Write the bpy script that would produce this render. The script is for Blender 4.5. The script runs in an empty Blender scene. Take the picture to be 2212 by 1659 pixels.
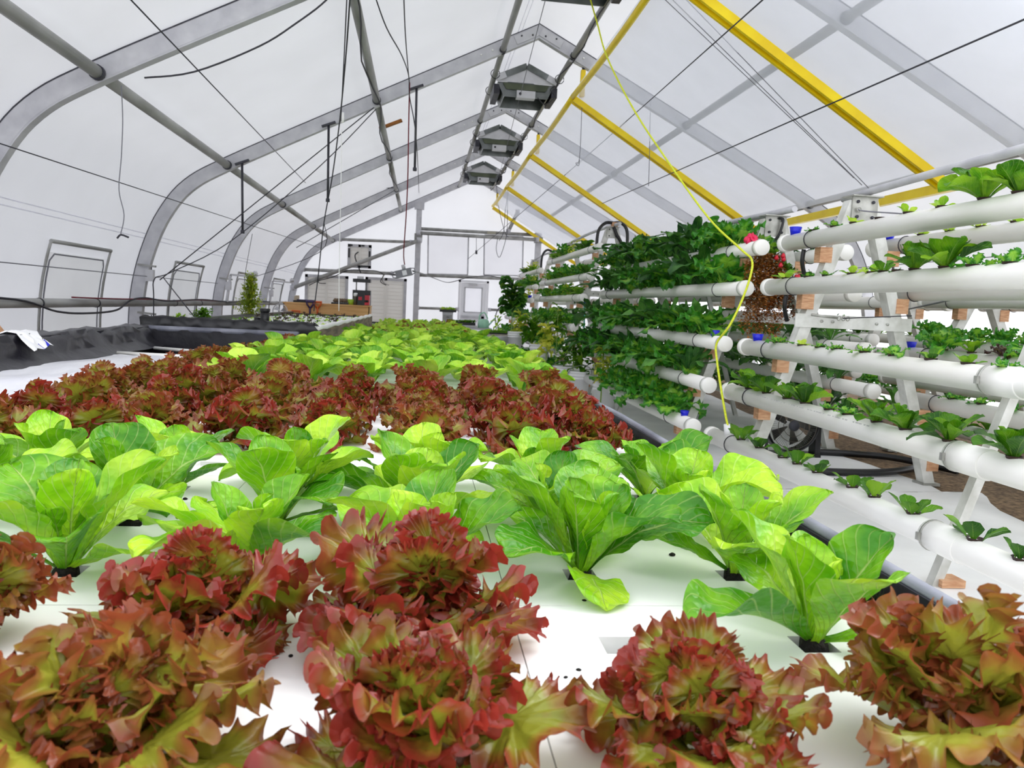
import bpy, math, random
import numpy as np
from mathutils import Vector, Matrix
random.seed(7)
RNG = np.random.default_rng(7)
scene = bpy.context.scene
col = scene.collection

# ------------------------------------------------------------------ camera
F, CX, CY, VPX, VPY, ROLL, EYE = 1661.0, 1106.0, 829.5, 910.0, 655.0, 2.1, 1.22
_f = np.array([(VPX-CX)/F, -(VPY-CY)/F, -1.0]); _f /= np.linalg.norm(_f)
_u = np.array([math.sin(math.radians(ROLL)), math.cos(math.radians(ROLL)), 0.0]); _u -= _f*(_u@_f); _u /= np.linalg.norm(_u)
ROT = np.array([np.cross(_f, _u), _f, _u])
cam_data = bpy.data.cameras.new('camera'); cam = bpy.data.objects.new('camera', cam_data); col.objects.link(cam)
cam_data.sensor_width = 36.0; cam_data.lens = 36.0*F/2212.0; cam_data.clip_end = 200; cam_data.clip_start = 0.02
M = Matrix([list(r) for r in ROT]).to_4x4(); M.translation = Vector((0, 0, EYE)); cam.matrix_world = M
cam_data.dof.use_dof = True; cam_data.dof.focus_distance = 2.6; cam_data.dof.aperture_fstop = 8.0
scene.camera = cam

# ------------------------------------------------------------------ sky and exposure
world = bpy.data.worlds.new('sky'); scene.world = world; world.use_nodes = True
_bg = world.node_tree.nodes['Background']; _bg.inputs[0].default_value = (0.93, 0.95, 1.0, 1); _bg.inputs[1].default_value = 1.55
_sd = bpy.data.lights.new('hazy_sun', 'SUN'); _sd.energy = 2.6; _sd.angle = math.radians(40); _sd.color = (1.0, 0.985, 0.96)
_so = bpy.data.objects.new('hazy_sun', _sd); col.objects.link(_so); _so.location = (20, 10, 25)
_so.rotation_euler = Vector((0.62, 0.28, 0.73)).to_track_quat('Z', 'Y').to_euler()
vs = scene.view_settings
vs.view_transform = 'Standard'; vs.look = 'None'; vs.exposure = 0.5; vs.gamma = 1.0; vs.use_curve_mapping = False
try:
    scene.cycles.max_bounces = 7; scene.cycles.diffuse_bounces = 5; scene.cycles.transmission_bounces = 6; scene.cycles.glossy_bounces = 2
    scene.cycles.transparent_max_bounces = 8; scene.cycles.use_denoising = True
    scene.cycles.use_adaptive_sampling = True; scene.cycles.adaptive_threshold = 0.05
    scene.cycles.sample_clamp_indirect = 8.0
except Exception:
    pass

# ------------------------------------------------------------------ helpers
def P(px, py, x=None, y=None, z=None):
    """real point seen at a photo pixel, on a known plane of the place"""
    d = ROT @ np.array([(px-CX)/F, -(py-CY)/F, -1.0])
    t = y/d[1] if y is not None else (x/d[0] if x is not None else (z-EYE)/d[2])
    return Vector((d[0]*t, d[1]*t, EYE+d[2]*t))

def pipe_y(px, x, z, lo=1.0, hi=30.0):
    for _ in range(40):
        m = (lo+hi)/2
        c = ROT.T @ np.array([x, m, z-EYE]); q = CX-F*c[0]/c[2]
        if q > px: lo = m
        else: hi = m
    return (lo+hi)/2

ORDN = ['zeroth','first','second','third','fourth','fifth','sixth','seventh','eighth','ninth','tenth','eleventh','twelfth','thirteenth','fourteenth','fifteenth','sixteenth','seventeenth','eighteenth','nineteenth','twentieth','twenty-first','twenty-second','twenty-third','twenty-fourth','twenty-fifth','twenty-sixth','twenty-seventh','twenty-eighth','twenty-ninth','thirtieth']

ORG = {}
def tag(o, label=None, cat=None, group=None, kind=None):
    if label: o['label'] = label
    if cat: o['category'] = cat
    if group: o['group'] = group
    if kind: o['kind'] = kind
    return o

def thing(name, label, cat, loc=(0, 0, 0), group=None, rz=0.0, sc=1.0):
    o = bpy.data.objects.new(name, None); col.objects.link(o); o.empty_display_size = 0.05
    o.location = loc; o.rotation_euler = (0, 0, rz); o.scale = (sc, sc, sc)
    ORG[o.name] = Vector(loc)
    return tag(o, label, cat, group)

def link(name, me, parent=None):
    o = bpy.data.objects.new(name, me); col.objects.link(o)
    if parent is not None: o.parent = parent
    return o

def make_mesh(name, V, Fc, mat, smooth=True, uv=None):
    me = bpy.data.meshes.new(name)
    me.from_pydata([tuple(v) for v in V], [], [tuple(f) for f in Fc])
    if mat is not None: me.materials.append(mat)
    if smooth: me.polygons.foreach_set('use_smooth', [True]*len(me.polygons))
    if uv is not None:
        lay = me.uv_layers.new(name='UVMap')
        idx = np.zeros(len(me.loops), dtype=np.int32); me.loops.foreach_get('vertex_index', idx)
        lay.data.foreach_set('uv', np.asarray(uv, dtype=np.float32)[idx].ravel())
    me.update()
    return me

class MB:
    """collects simple solids; build() links them as ONE mesh object (world coordinates, parent origin subtracted)"""
    def __init__(s): s.V = []; s.F = []; s.sm = []
    def add(s, V, Fc, sm=False):
        n = len(s.V); s.V += [tuple(v) for v in V]; s.F += [tuple(i+n for i in f) for f in Fc]; s.sm += [sm]*len(Fc); return s
    def box(s, a, b):
        x0, y0, z0 = a; x1, y1, z1 = b
        return s.add([(x0,y0,z0),(x1,y0,z0),(x1,y1,z0),(x0,y1,z0),(x0,y0,z1),(x1,y0,z1),(x1,y1,z1),(x0,y1,z1)],
                     [(0,3,2,1),(4,5,6,7),(0,1,5,4),(1,2,6,5),(2,3,7,6),(3,0,4,7)])
    def bar(s, a, b, w, h, up=(0, 0, 1)):
        a = Vector(a); b = Vector(b); d = (b-a).normalized(); u = Vector(up)
        if abs(d.dot(u)) > 0.98: u = Vector((0, 1, 0))
        r = d.cross(u).normalized(); u = r.cross(d).normalized(); r *= w/2; u *= h/2
        return s.add([a-r-u, a+r-u, a+r+u, a-r+u, b-r-u, b+r-u, b+r+u, b-r+u],
                     [(0,1,2,3),(7,6,5,4),(0,4,5,1),(1,5,6,2),(2,6,7,3),(3,7,4,0)])
    def tube(s, a, b, r, n=12, r2=None, caps=True): return s.path([a, b], r, n, r2=r2, caps=caps)
    def path(s, pts, r, n=8, r2=None, caps=True, closed=False):
        pts = [Vector(p) for p in pts]; m = len(pts); V = []; Fc = []
        d0 = (pts[1]-pts[0]).normalized(); u = d0.orthogonal().normalized()
        for i, p in enumerate(pts):
            if closed: d = (pts[(i+1) % m]-pts[i-1]).normalized()
            else: d = (pts[min(i+1, m-1)]-pts[max(i-1, 0)]).normalized()
            u = (u-d*u.dot(d)).normalized(); v = d.cross(u)
            rr = r if r2 is None else r+(r2-r)*i/(m-1)
            for k in range(n):
                t = 2*math.pi*k/n; V.append(p+u*(rr*math.cos(t))+v*(rr*math.sin(t)))
        for i in range(m if closed else m-1):
            j = (i+1) % m
            for k in range(n):
                Fc.append((i*n+k, i*n+(k+1) % n, j*n+(k+1) % n, j*n+k))
        base = len(s.V); s.add(V, Fc, True)
        if caps and not closed:
            s.F.append(tuple(base+k for k in reversed(range(n)))); s.sm.append(False)
            s.F.append(tuple(base+(m-1)*n+k for k in range(n))); s.sm.append(False)
        return s
    def lathe(s, prof, c=(0, 0, 0), n=20, axis='z', sm=True):
        V = []; Fc = []; c = Vector(c); m = len(prof)
        for r, h in prof:
            for k in range(n):
                t = 2*math.pi*k/n; a = r*math.cos(t); b = r*math.sin(t)
                V.append(c+(Vector((a, b, h)) if axis == 'z' else Vector((a, h, -b)) if axis == 'y' else Vector((h, a, b))))
        for i in range(m-1):
            for k in range(n):
                Fc.append((i*n+k, i*n+(k+1) % n, (i+1)*n+(k+1) % n, (i+1)*n+k))
        return s.add(V, Fc, sm)
    def prism(s, poly, a, b, axis='y'):
        n = len(poly); V = []
        for t in (a, b):
            for p, q in poly:
                V.append((p, t, q) if axis == 'y' else (p, q, t) if axis == 'z' else (t, p, q))
        Fc = [tuple(range(n)), tuple(reversed(range(n, 2*n)))]+[(i, n+i, n+(i+1) % n, (i+1) % n) for i in range(n)]
        return s.add(V, Fc)
    def mesh(s, name, mat, off=Vector((0, 0, 0))):
        me = bpy.data.meshes.new(name)
        me.from_pydata([(v[0]-off[0], v[1]-off[1], v[2]-off[2]) for v in s.V], [], s.F)
        me.polygons.foreach_set('use_smooth', s.sm); me.materials.append(mat); me.update()
        return me
    def build(s, name, mat, parent=None, label=None, cat=None, group=None, kind=None, org=None):
        off = Vector((0, 0, 0))
        if parent is not None: off = ORG.get(parent.name, Vector((0, 0, 0)))
        o = link(name, s.mesh(name, mat, off), parent)
        if parent is not None: ORG[o.name] = off
        if label: tag(o, label, cat, group)
        if kind: o['kind'] = kind
        return o

def one(name, mat, mb, label, cat, group=None):
    """a thing that is a single mesh, its origin at the middle of its base"""
    xs = [v[0] for v in mb.V]; ys = [v[1] for v in mb.V]; zs = [v[2] for v in mb.V]
    off = Vector(((min(xs)+max(xs))/2, (min(ys)+max(ys))/2, min(zs)))
    o = link(name, mb.mesh(name, mat, off)); o.location = off; ORG[o.name] = off
    return tag(o, label, cat, group)

def catenary(a, b, sag, n=14):
    a = Vector(a); b = Vector(b)
    return [a.lerp(b, i/n)-Vector((0, 0, sag*4*(i/n)*(1-i/n))) for i in range(n+1)]

def smooth_path(pts, n=6):
    pts = [Vector(p) for p in pts]; out = []
    for i in range(len(pts)-1):
        p0 = pts[max(i-1, 0)]; p1 = pts[i]; p2 = pts[i+1]; p3 = pts[min(i+2, len(pts)-1)]
        for k in range(n):
            t = k/n
            out.append(0.5*((2*p1)+(p2-p0)*t+(2*p0-5*p1+4*p2-p3)*t*t+(3*p1-p0-3*p2+p3)*t**3))
    return out+[pts[-1]]

# ------------------------------------------------------------------ materials
def srgb(r, g, b):
    f = lambda c: (c/255/12.92) if c <= 10.3 else ((c/255+0.055)/1.055)**2.4
    return (f(r), f(g), f(b), 1)

MATS = {}
def mat(name, c, rough=0.5, metal=0.0, c2=None, scale=6.0, bump=0.0, bscale=30.0, detail=4.0, spec=0.5, stretch=None):
    m = bpy.data.materials.new(name); m.use_nodes = True; nt = m.node_tree; N = nt.nodes; b = N['Principled BSDF']
    b.inputs['Roughness'].default_value = rough; b.inputs['Metallic'].default_value = metal
    b.inputs['Specular IOR Level'].default_value = spec
    tc = N.new('ShaderNodeTexCoord'); src = tc.outputs['Object']
    if stretch:
        mp = N.new('ShaderNodeMapping'); mp.inputs['Scale'].default_value = stretch; nt.links.new(src, mp.inputs[0]); src = mp.outputs[0]
    no = N.new('ShaderNodeTexNoise'); no.inputs['Scale'].default_value = scale; no.inputs['Detail'].default_value = detail
    nt.links.new(src, no.inputs['Vector'])
    rp = N.new('ShaderNodeValToRGB'); rp.color_ramp.elements[0].position = 0.35; rp.color_ramp.elements[1].position = 0.68
    cc = c2 or tuple(min(1, v*0.88) for v in c[:3])+(1,)
    rp.color_ramp.elements[0].color = cc; rp.color_ramp.elements[1].color = c
    nt.links.new(no.outputs['Fac'], rp.inputs[0]); nt.links.new(rp.outputs[0], b.inputs['Base Color'])
    if bump:
        n2 = N.new('ShaderNodeTexNoise'); n2.inputs['Scale'].default_value = bscale; n2.inputs['Detail'].default_value = 5
        nt.links.new(src, n2.inputs['Vector'])
        bp = N.new('ShaderNodeBump'); bp.inputs['Strength'].default_value = bump; bp.inputs['Distance'].default_value = 0.02
        nt.links.new(n2.outputs['Fac'], bp.inputs['Height']); nt.links.new(bp.outputs[0], b.inputs['Normal'])
    MATS[name] = m
    return m

def film(name, tint, t_trans, t_clear, refl, scale=1.2):
    """thin cover: part of the light scatters through, part is reflected, part passes straight"""
    m = bpy.data.materials.new(name); m.use_nodes = True; nt = m.node_tree; N = nt.nodes; N.remove(N['Principled BSDF'])
    out = N['Material Output']
    tc = N.new('ShaderNodeTexCoord'); no = N.new('ShaderNodeTexNoise'); no.inputs['Scale'].default_value = scale; no.inputs['Detail'].default_value = 5
    nt.links.new(tc.outputs['Object'], no.inputs['Vector'])
    def ramp(v, a, b):
        r = N.new('ShaderNodeValToRGB'); r.color_ramp.elements[0].position = 0.3; r.color_ramp.elements[1].position = 0.7
        r.color_ramp.elements[0].color = (tint[0]*v*a, tint[1]*v*a, tint[2]*v*a, 1); r.color_ramp.elements[1].color = (tint[0]*v*b, tint[1]*v*b, tint[2]*v*b, 1)
        nt.links.new(no.outputs['Fac'], r.inputs[0]); return r
    tr = N.new('ShaderNodeBsdfTranslucent'); nt.links.new(ramp(t_trans, 0.96, 1.02).outputs[0], tr.inputs[0])
    df = N.new('ShaderNodeBsdfDiffuse'); nt.links.new(ramp(refl, 0.97, 1.0).outputs[0], df.inputs[0])
    a1 = N.new('ShaderNodeAddShader'); nt.links.new(tr.outputs[0], a1.inputs[0]); nt.links.new(df.outputs[0], a1.inputs[1])
    sh = a1
    if t_clear > 0:
        tp = N.new('ShaderNodeBsdfTransparent'); tp.inputs[0].default_value = (t_clear, t_clear, t_clear*1.02, 1)
        a2 = N.new('ShaderNodeAddShader'); nt.links.new(a1.outputs[0], a2.inputs[0]); nt.links.new(tp.outputs[0], a2.inputs[1]); sh = a2
    nt.links.new(sh.outputs[0], out.inputs[0])
    return m

def leaf_mat(name, light, mid, dark, vein, kind='romaine', trans=0.4, rough=0.35, edge=None, bump=0.5, hue_var=0.0):
    m = bpy.data.materials.new(name); m.use_nodes = True; nt = m.node_tree; N = nt.nodes; L = nt.links
    b = N['Principled BSDF']; out = N['Material Output']
    uv = N.new('ShaderNodeUVMap'); uv.uv_map = 'UVMap'
    tc = N.new('ShaderNodeTexCoord'); oi = N.new('ShaderNodeObjectInfo')
    sep = N.new('ShaderNodeSeparateXYZ'); L.new(uv.outputs[0], sep.inputs[0])
    def math_(op, a, c=None, v=None):
        n = N.new('ShaderNodeMath'); n.operation = op
        for i, q in enumerate((a, c)):
            if q is None: continue
            if isinstance(q, (int, float)): n.inputs[i].default_value = q
            else: L.new(q, n.inputs[i])
        return n.outputs[0]
    def mix(fac, c1, c2):
        n = N.new('ShaderNodeMix'); n.data_type = 'RGBA'; n.clamp_factor = True
        if isinstance(fac, float): n.inputs[0].default_value = fac
        else: L.new(fac, n.inputs[0])
        for i, q in ((6, c1), (7, c2)):
            if isinstance(q, tuple): n.inputs[i].default_value = q
            else: L.new(q, n.inputs[i])
        return n.outputs[2]
    # per-plant offset so that no two look alike
    addv = N.new('ShaderNodeVectorMath'); addv.operation = 'ADD'; L.new(tc.outputs['Object'], addv.inputs[0])
    comb = N.new('ShaderNodeCombineXYZ'); L.new(math_('MULTIPLY', oi.outputs['Random'], 37.0), comb.inputs[0]); L.new(math_('MULTIPLY', oi.outputs['Random'], 11.0), comb.inputs[2])
    L.new(comb.outputs[0], addv.inputs[1])
    no = N.new('ShaderNodeTexNoise'); no.inputs['Scale'].default_value = 9 if kind != 'frill' else 26; no.inputs['Detail'].default_value = 3; L.new(addv.outputs[0], no.inputs['Vector'])
    u = math_('ABSOLUTE', math_('SUBTRACT', sep.outputs[0], 0.5)); v = sep.outputs[1]
    if kind == 'frill':
        # u = how near the frilled edge, v = along; green heart, coloured margin
        e = math_('ADD', math_('POWER', sep.outputs[0], 2.6), math_('MULTIPLY', math_('SUBTRACT', no.outputs['Fac'], 0.5), 1.3))
        e = math_('ADD', e, math_('MULTIPLY', math_('SUBTRACT', oi.outputs['Random'], 0.5), 0.6))
        rp = N.new('ShaderNodeValToRGB'); cr = rp.color_ramp
        cr.elements[0].position = 0.1; cr.elements[0].color = light
        cr.elements[1].position = 0.95; cr.elements[1].color = edge
        a = cr.elements.new(0.38); a.color = mid
        a = cr.elements.new(0.64); a.color = dark
        L.new(e, rp.inputs[0]); colr = rp.outputs[0]
        veinm = None
    else:
        rp = N.new('ShaderNodeValToRGB'); cr = rp.color_ramp
        cr.elements[0].position = 0.28; cr.elements[0].color = dark; cr.elements[1].position = 0.72; cr.elements[1].color = light
        a = cr.elements.new(0.5); a.color = mid
        f = math_('ADD', no.outputs['Fac'], math_('MULTIPLY', math_('SUBTRACT', oi.outputs['Random'], 0.5), 0.34))
        L.new(f, rp.inputs[0]); colr = rp.outputs[0]
        # mid rib and side veins
        wrib = math_('MULTIPLY', math_('SUBTRACT', 1.15, v), 0.045)
        rib = math_('SUBTRACT', 1.0, math_('MINIMUM', math_('DIVIDE', u, wrib), 1.0))
        ph = math_('MULTIPLY', math_('SUBTRACT', v, math_('MULTIPLY', u, 0.75)), 8.0)
        fr = math_('ABSOLUTE', math_('SUBTRACT', math_('FRACT', ph), 0.5))
        sv = math_('MULTIPLY', math_('SUBTRACT', 1.0, math_('MINIMUM', math_('MULTIPLY', fr, 11.0), 1.0)), 0.5)
        veinm = math_('MAXIMUM', rib, sv)
        colr = mix(math_('MULTIPLY', veinm, 0.62), colr, vein)
    hs = N.new('ShaderNodeHueSaturation'); L.new(colr, hs.inputs['Color'])
    L.new(math_('ADD', 0.88, math_('MULTIPLY', oi.outputs['Random'], 0.24)), hs.inputs['Value'])
    colr = hs.outputs[0]
    L.new(colr, b.inputs['Base Color']); b.inputs['Roughness'].default_value = rough; b.inputs['Specular IOR Level'].default_value = 0.35 if kind != 'frill' else 0.6
    n2 = N.new('ShaderNodeTexVoronoi'); n2.inputs['Scale'].default_value = 70; L.new(addv.outputs[0], n2.inputs['Vector'])
    bp = N.new('ShaderNodeBump'); bp.inputs['Strength'].default_value = bump; bp.inputs['Distance'].default_value = 0.004
    h = n2.outputs['Distance']
    if veinm is not None: h = math_('SUBTRACT', math_('MULTIPLY', h, 0.8), math_('MULTIPLY', veinm, 0.7))
    L.new(h, bp.inputs['Height']); L.new(bp.outputs[0], b.inputs['Normal'])
    tr = N.new('ShaderNodeBsdfTranslucent'); L.new(colr, tr.inputs[0]); L.new(bp.outputs[0], tr.inputs['Normal'])
    mx = N.new('ShaderNodeMixShader'); mx.inputs[0].default_value = trans
    L.new(b.outputs[0], mx.inputs[1]); L.new(tr.outputs[0], mx.inputs[2]); L.new(mx.outputs[0], out.inputs[0])
    return m

m_cover = film('cover_fabric', (0.97, 0.97, 1.0), 0.222, 0.0, 0.42)
m_endwall = film('end_wall_fabric', (0.985, 0.98, 1.0), 0.275, 0.0, 0.40)
m_addedfilm = film('added_bay_film', (0.97, 0.98, 1.0), 0.14, 0.72, 0.08)  # added film for the unseen near bay, lets more daylight in
m_panel = film('end_panel', (0.99, 0.985, 1.0), 0.86, 0.0, 0.10)
m_sidewall = film('clear_side_wall', (0.985, 0.99, 1.0), 0.68, 0.0, 0.25)
m_inner = film('inner_plastic', (0.90, 0.935, 1.0), 0.36, 0.42, 0.12, 2.5)
m_steel = mat('galvanised_steel', srgb(204, 204, 208), 0.45, 0.15, srgb(184, 184, 190), 5, spec=0.5)
m_tube = mat('galvanised_tube', srgb(178, 178, 176), 0.5, 0.2, srgb(140, 140, 136), 4, stretch=(1, 0.3, 1))
m_darksteel = mat('dark_steel', srgb(72, 72, 80), 0.5, 0.4, srgb(50, 50, 56), 8)
m_yellow = mat('yellow_paint', srgb(255, 226, 14), 0.4, 0, srgb(240, 204, 8), 3)
m_yellow2 = mat('yellow_paint_groove', srgb(214, 168, 10), 0.5, 0, srgb(196, 148, 8), 3)
m_pvc = mat('white_pvc', srgb(250, 249, 245), 0.32, 0, srgb(238, 236, 228), 3, stretch=(1, 0.4, 1))
m_leg = mat('white_painted_steel', srgb(226, 226, 222), 0.45, 0.1, srgb(186, 186, 178), 7, bump=0.05)
m_plate = mat('bare_plate', srgb(190, 190, 184), 0.4, 0.5, srgb(150, 150, 142), 9)
m_wood = mat('raw_wood', srgb(220, 176, 138), 0.7, 0, srgb(188, 136, 98), 14, stretch=(1, 1, 6))
m_ply = mat('plywood', srgb(238, 190, 128), 0.65, 0, srgb(222, 168, 104), 3, stretch=(0.6, 1, 8))
m_black = mat('black_plastic', srgb(24, 24, 28), 0.35, 0, srgb(14, 14, 16), 6)
m_liner = mat('black_pond_liner', srgb(34, 32, 40), 0.3, 0, srgb(20, 19, 26), 3, bump=0.5, bscale=4)
m_linergrey = mat('grey_liner_lip', srgb(150, 152, 164), 0.35, 0, srgb(96, 98, 110), 4, bump=0.5, bscale=5)
m_water = mat('dark_pond_water', srgb(20, 24, 16), 0.12, 0, srgb(10, 12, 8), 5)
m_soil = mat('potting_soil', srgb(34, 26, 18), 0.9, 0, srgb(10, 8, 6), 60, bump=1.0, bscale=120)
m_raft = mat('white_raft_foam', srgb(252, 252, 250), 0.45, 0, srgb(246, 246, 243), 2)
m_sheet = mat('white_sheet', srgb(240, 240, 242), 0.35, 0, srgb(214, 214, 220), 2.2, bump=0.8, bscale=3.0, stretch=(1.6, 0.6, 1))
m_tarp = mat('white_ground_sheet', srgb(244, 244, 244), 0.5, 0, srgb(222, 222, 222), 1.5, bump=0.35, bscale=4)
m_dirt = mat('brown_gravel', srgb(150, 124, 94), 0.95, 0, srgb(92, 72, 52), 30, bump=0.6, bscale=60, detail=9)
m_bucket = mat('white_bucket', srgb(253, 253, 253), 0.4, 0, srgb(248, 248, 248), 2)
m_blue = mat('blue_plastic', srgb(10, 30, 215), 0.35, 0, srgb(6, 18, 180), 5)
m_red = mat('red_plastic', srgb(214, 20, 48), 0.35, 0, srgb(180, 10, 36), 5)
m_wire = mat('dark_wire', srgb(46, 46, 54), 0.6)
m_greywire = mat('grey_wire', srgb(120, 120, 128), 0.6)
m_redwire = mat('red_cord', srgb(120, 16, 40), 0.5)
m_rope = mat('yellow_rope', srgb(228, 238, 60), 0.6, 0, srgb(206, 214, 40), 60)
m_grey = mat('grey_box_plastic', srgb(120, 120, 128), 0.5)
m_lightgrey = mat('pale_grey_metal', srgb(206, 206, 210), 0.4, 0.2)
m_hood = mat('hood_sheet_metal', srgb(128, 132, 132), 0.3, 0.6, srgb(84, 90, 86), 4)
m_louver = film('louver_slats', (0.98, 0.965, 0.93), 0.46, 0.0, 0.48)
m_door = mat('door_paint', srgb(246, 246, 250), 0.4, 0, srgb(240, 240, 245), 2)
m_glass = film('frosted_pane', (0.96, 0.97, 0.98), 0.5, 0.0, 0.4)
m_vent = film('vent_flap', (0.97, 0.97, 0.95), 0.84, 0.0, 0.12)
m_brown = mat('dead_leaf_brown', srgb(150, 96, 40), 0.8, 0, srgb(92, 52, 20), 20)
m_orange = mat('orange_plastic', srgb(232, 104, 40), 0.4)
m_purple = mat('purple_plastic', srgb(58, 40, 92), 0.4)
m_mint = mat('mint_plastic', srgb(184, 242, 210), 0.4)
m_pink = mat('pink_petal', srgb(214, 22, 84), 0.5, 0, srgb(232, 50, 90), 40)
m_teal = mat('teal_plastic', srgb(30, 170, 150), 0.4)
m_clear = mat('clear_drawer', srgb(226, 228, 232), 0.2, 0, srgb(206, 208, 214), 6)

m_romaine = leaf_mat('romaine_leaf', srgb(176, 212, 48), srgb(130, 188, 22), srgb(66, 138, 10), srgb(222, 242, 150), trans=0.2, rough=0.32, bump=0.9)
m_field = leaf_mat('field_leaf', srgb(182, 218, 56), srgb(138, 196, 30), srgb(74, 146, 12), srgb(216, 238, 140), trans=0.2, rough=0.36, bump=0.6)
m_field2 = leaf_mat('field_leaf_pale', srgb(200, 228, 84), srgb(162, 208, 46), srgb(100, 168, 20), srgb(222, 240, 150), trans=0.2, rough=0.36, bump=0.6)
m_rompale = leaf_mat('pale_green_leaf', srgb(204, 230, 84), srgb(172, 214, 50), srgb(118, 184, 24), srgb(220, 238, 150), trans=0.32, rough=0.4, bump=0.4)
m_midgreen = leaf_mat('mid_green_leaf', srgb(130, 176, 34), srgb(78, 138, 16), srgb(32, 88, 8), srgb(168, 200, 96), trans=0.38, rough=0.35, bump=0.6)
m_kale = leaf_mat('dark_kale_leaf', srgb(92, 150, 58), srgb(58, 114, 42), srgb(30, 78, 36), srgb(146, 184, 90), trans=0.22, rough=0.4, bump=0.8)
m_yellowleaf = leaf_mat('yellowing_leaf', srgb(236, 234, 96), srgb(200, 212, 66), srgb(140, 172, 40), srgb(240, 240, 150), trans=0.45, rough=0.45)
m_redleaf = leaf_mat('red_frill_leaf', srgb(148, 152, 46), srgb(154, 114, 42), srgb(138, 76, 38), srgb(0, 0, 0), kind='frill', edge=srgb(148, 50, 38), trans=0.36, rough=0.34, bump=0.5)
m_redbrown = leaf_mat('red_brown_frill_leaf', srgb(166, 168, 56), srgb(166, 134, 54), srgb(150, 100, 46), srgb(0, 0, 0), kind='frill', edge=srgb(148, 74, 44), trans=0.38, rough=0.36, bump=0.5)
m_curly = leaf_mat('curly_green_leaf', srgb(150, 204, 64), srgb(96, 168, 44), srgb(56, 132, 34), srgb(0, 0, 0), kind='frill', edge=srgb(66, 144, 38), trans=0.38, rough=0.4, bump=0.4)
m_greenfrill = leaf_mat('pale_frill_leaf', srgb(222, 240, 120), srgb(204, 232, 90), srgb(176, 218, 60), srgb(0, 0, 0), kind='frill', edge=srgb(192, 226, 76), trans=0.42, rough=0.4, bump=0.3)
m_darkfrill = leaf_mat('dark_red_frill', srgb(84, 70, 24), srgb(64, 40, 20), srgb(48, 24, 16), srgb(0, 0, 0), kind='frill', edge=srgb(60, 24, 18), trans=0.25, rough=0.4, bump=0.4)
m_stalk = mat('pale_stalk', srgb(150, 180, 80), 0.5)
# ------------------------------------------------------------------ house shell
RX = 1.65                                   # ridge line
RIBS = [2.9, 7.55, 12.2, 16.86, 21.5, 26.12]
Y0, Y1, YC = -3.0, 26.3, 5.15        # the fabric starts at YC; clear film is added over the unseen bay to light the foreground
_half = [(-4.27, 0.0), (-4.27, 0.75), (-4.22, 1.30), (-4.08, 1.85), (-3.86, 2.36), (-3.52, 2.80), (-2.95, 3.16), (-1.52, 3.89), (-0.78, 4.265), (1.10, 5.205), (1.65, 5.475)]
_s = smooth_path([(a, 0, b) for a, b in _half[:8]], 5)
HALF = [(p.x, p.z) for p in _s]+_half[8:]
PROF = HALF+[(2*RX-x, z) for x, z in reversed(HALF[:-1])]

def offset_prof(prof, d):
    out = []
    for i, (x, z) in enumerate(prof):
        a = prof[max(i-1, 0)]; b = prof[min(i+1, len(prof)-1)]
        tx, tz = b[0]-a[0], b[1]-a[1]; l = math.hypot(tx, tz)
        n = (-tz/l, tx/l)
        k = 1.0
        if 0 < i < len(prof)-1:
            t1 = Vector((x-a[0], z-a[1])).normalized(); t2 = Vector((b[0]-x, b[1]-z)).normalized()
            k = 1.0/max(0.5, math.sqrt((1+t1.dot(t2))/2))
        out.append((x+n[0]*d*k, z+n[1]*d*k))
    return out

OUT = offset_prof(PROF, 0.108)
def shell(name, pts, m=None, a=None, e=None):
    a = YC if a is None else a; e = Y1 if e is None else e
    V = []; Fc = []; ys = [a+(e-a)*i/24 for i in range(25)]
    for y in ys:
        for x, z in pts: V.append((x, y, z))
    n = len(pts)
    for j in range(24):
        for i in range(n-1): Fc.append((j*n+i, j*n+i+1, (j+1)*n+i+1, (j+1)*n+i))
    o = link(name, make_mesh(name, V, Fc, m or m_cover)); o['kind'] = 'structure'; return o
nk = 14
shell('wall_left', OUT[:nk+1]); shell('ceiling', OUT[nk:len(OUT)-nk]); shell('wall_right', OUT[len(OUT)-nk-1:], m_sidewall)
shell('added_clear_bay_1', OUT, m_addedfilm, Y0, YC)  # added clear cover out of view, brightens the pond and near rack
m_seam = film('cover_seam', (0.95, 0.95, 0.98), 0.78, 0.0, 0.2)
# seams welded into the cover (parts of the roof sheet)
_ceil = bpy.data.objects['ceiling']
for i, off in ((16, 0.0), (37, 0.3)):
    x, z = OUT[i]; x2, z2 = OUT[i+1]; d = Vector((x2-x, 0, z2-z)).normalized()
    for q in (0.0, 0.07):
        a = Vector((x, 0, z))+d*(q+off)+Vector((0.0, 0, -0.006))
        b = MB(); b.bar((a.x, YC, a.z), (a.x, Y1, a.z), 0.014, 0.003, up=(-d.z, 0, d.x))
        o = b.build('seam', m_seam); o.parent = _ceil

# floor: brown gravel with a white sheet laid over it
b = MB(); b.box((-4.6, -3.5, -0.2), (7.95, Y1, -0.012)); b.build('floor', m_dirt, kind='structure')
edge = [(4.05, -3.5), (4.0, 1.0), (4.1, 2.6), (3.9, 4.4), (4.22, 5.2), (3.92, 5.15), (4.0, 5.6), (3.95, 6.2), (3.94, 7.0), (4.55, 9.0), (4.25, 9.4), (4.55, 11.5), (4.4, 14.0), (4.6, Y1-0.05)]
V = []; Fc = []; n = 0
_es = smooth_path([(x, y, 0) for x, y in edge], 4)
for p in _es:
    for i in range(15):
        t = i/14; x = 1.0+(p.x-1.0)*t
        V.append((x, p.y, 0.004+0.007*math.sin(3*x+2*p.y)*math.sin(5*p.y+x)))
for j in range(len(_es)-1):
    for i in range(14): Fc.append((j*15+i, j*15+i+1, (j+1)*15+i+1, (j+1)*15+i))
o = link('ground_sheet', make_mesh('ground_sheet', V, Fc, m_tarp))
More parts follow.
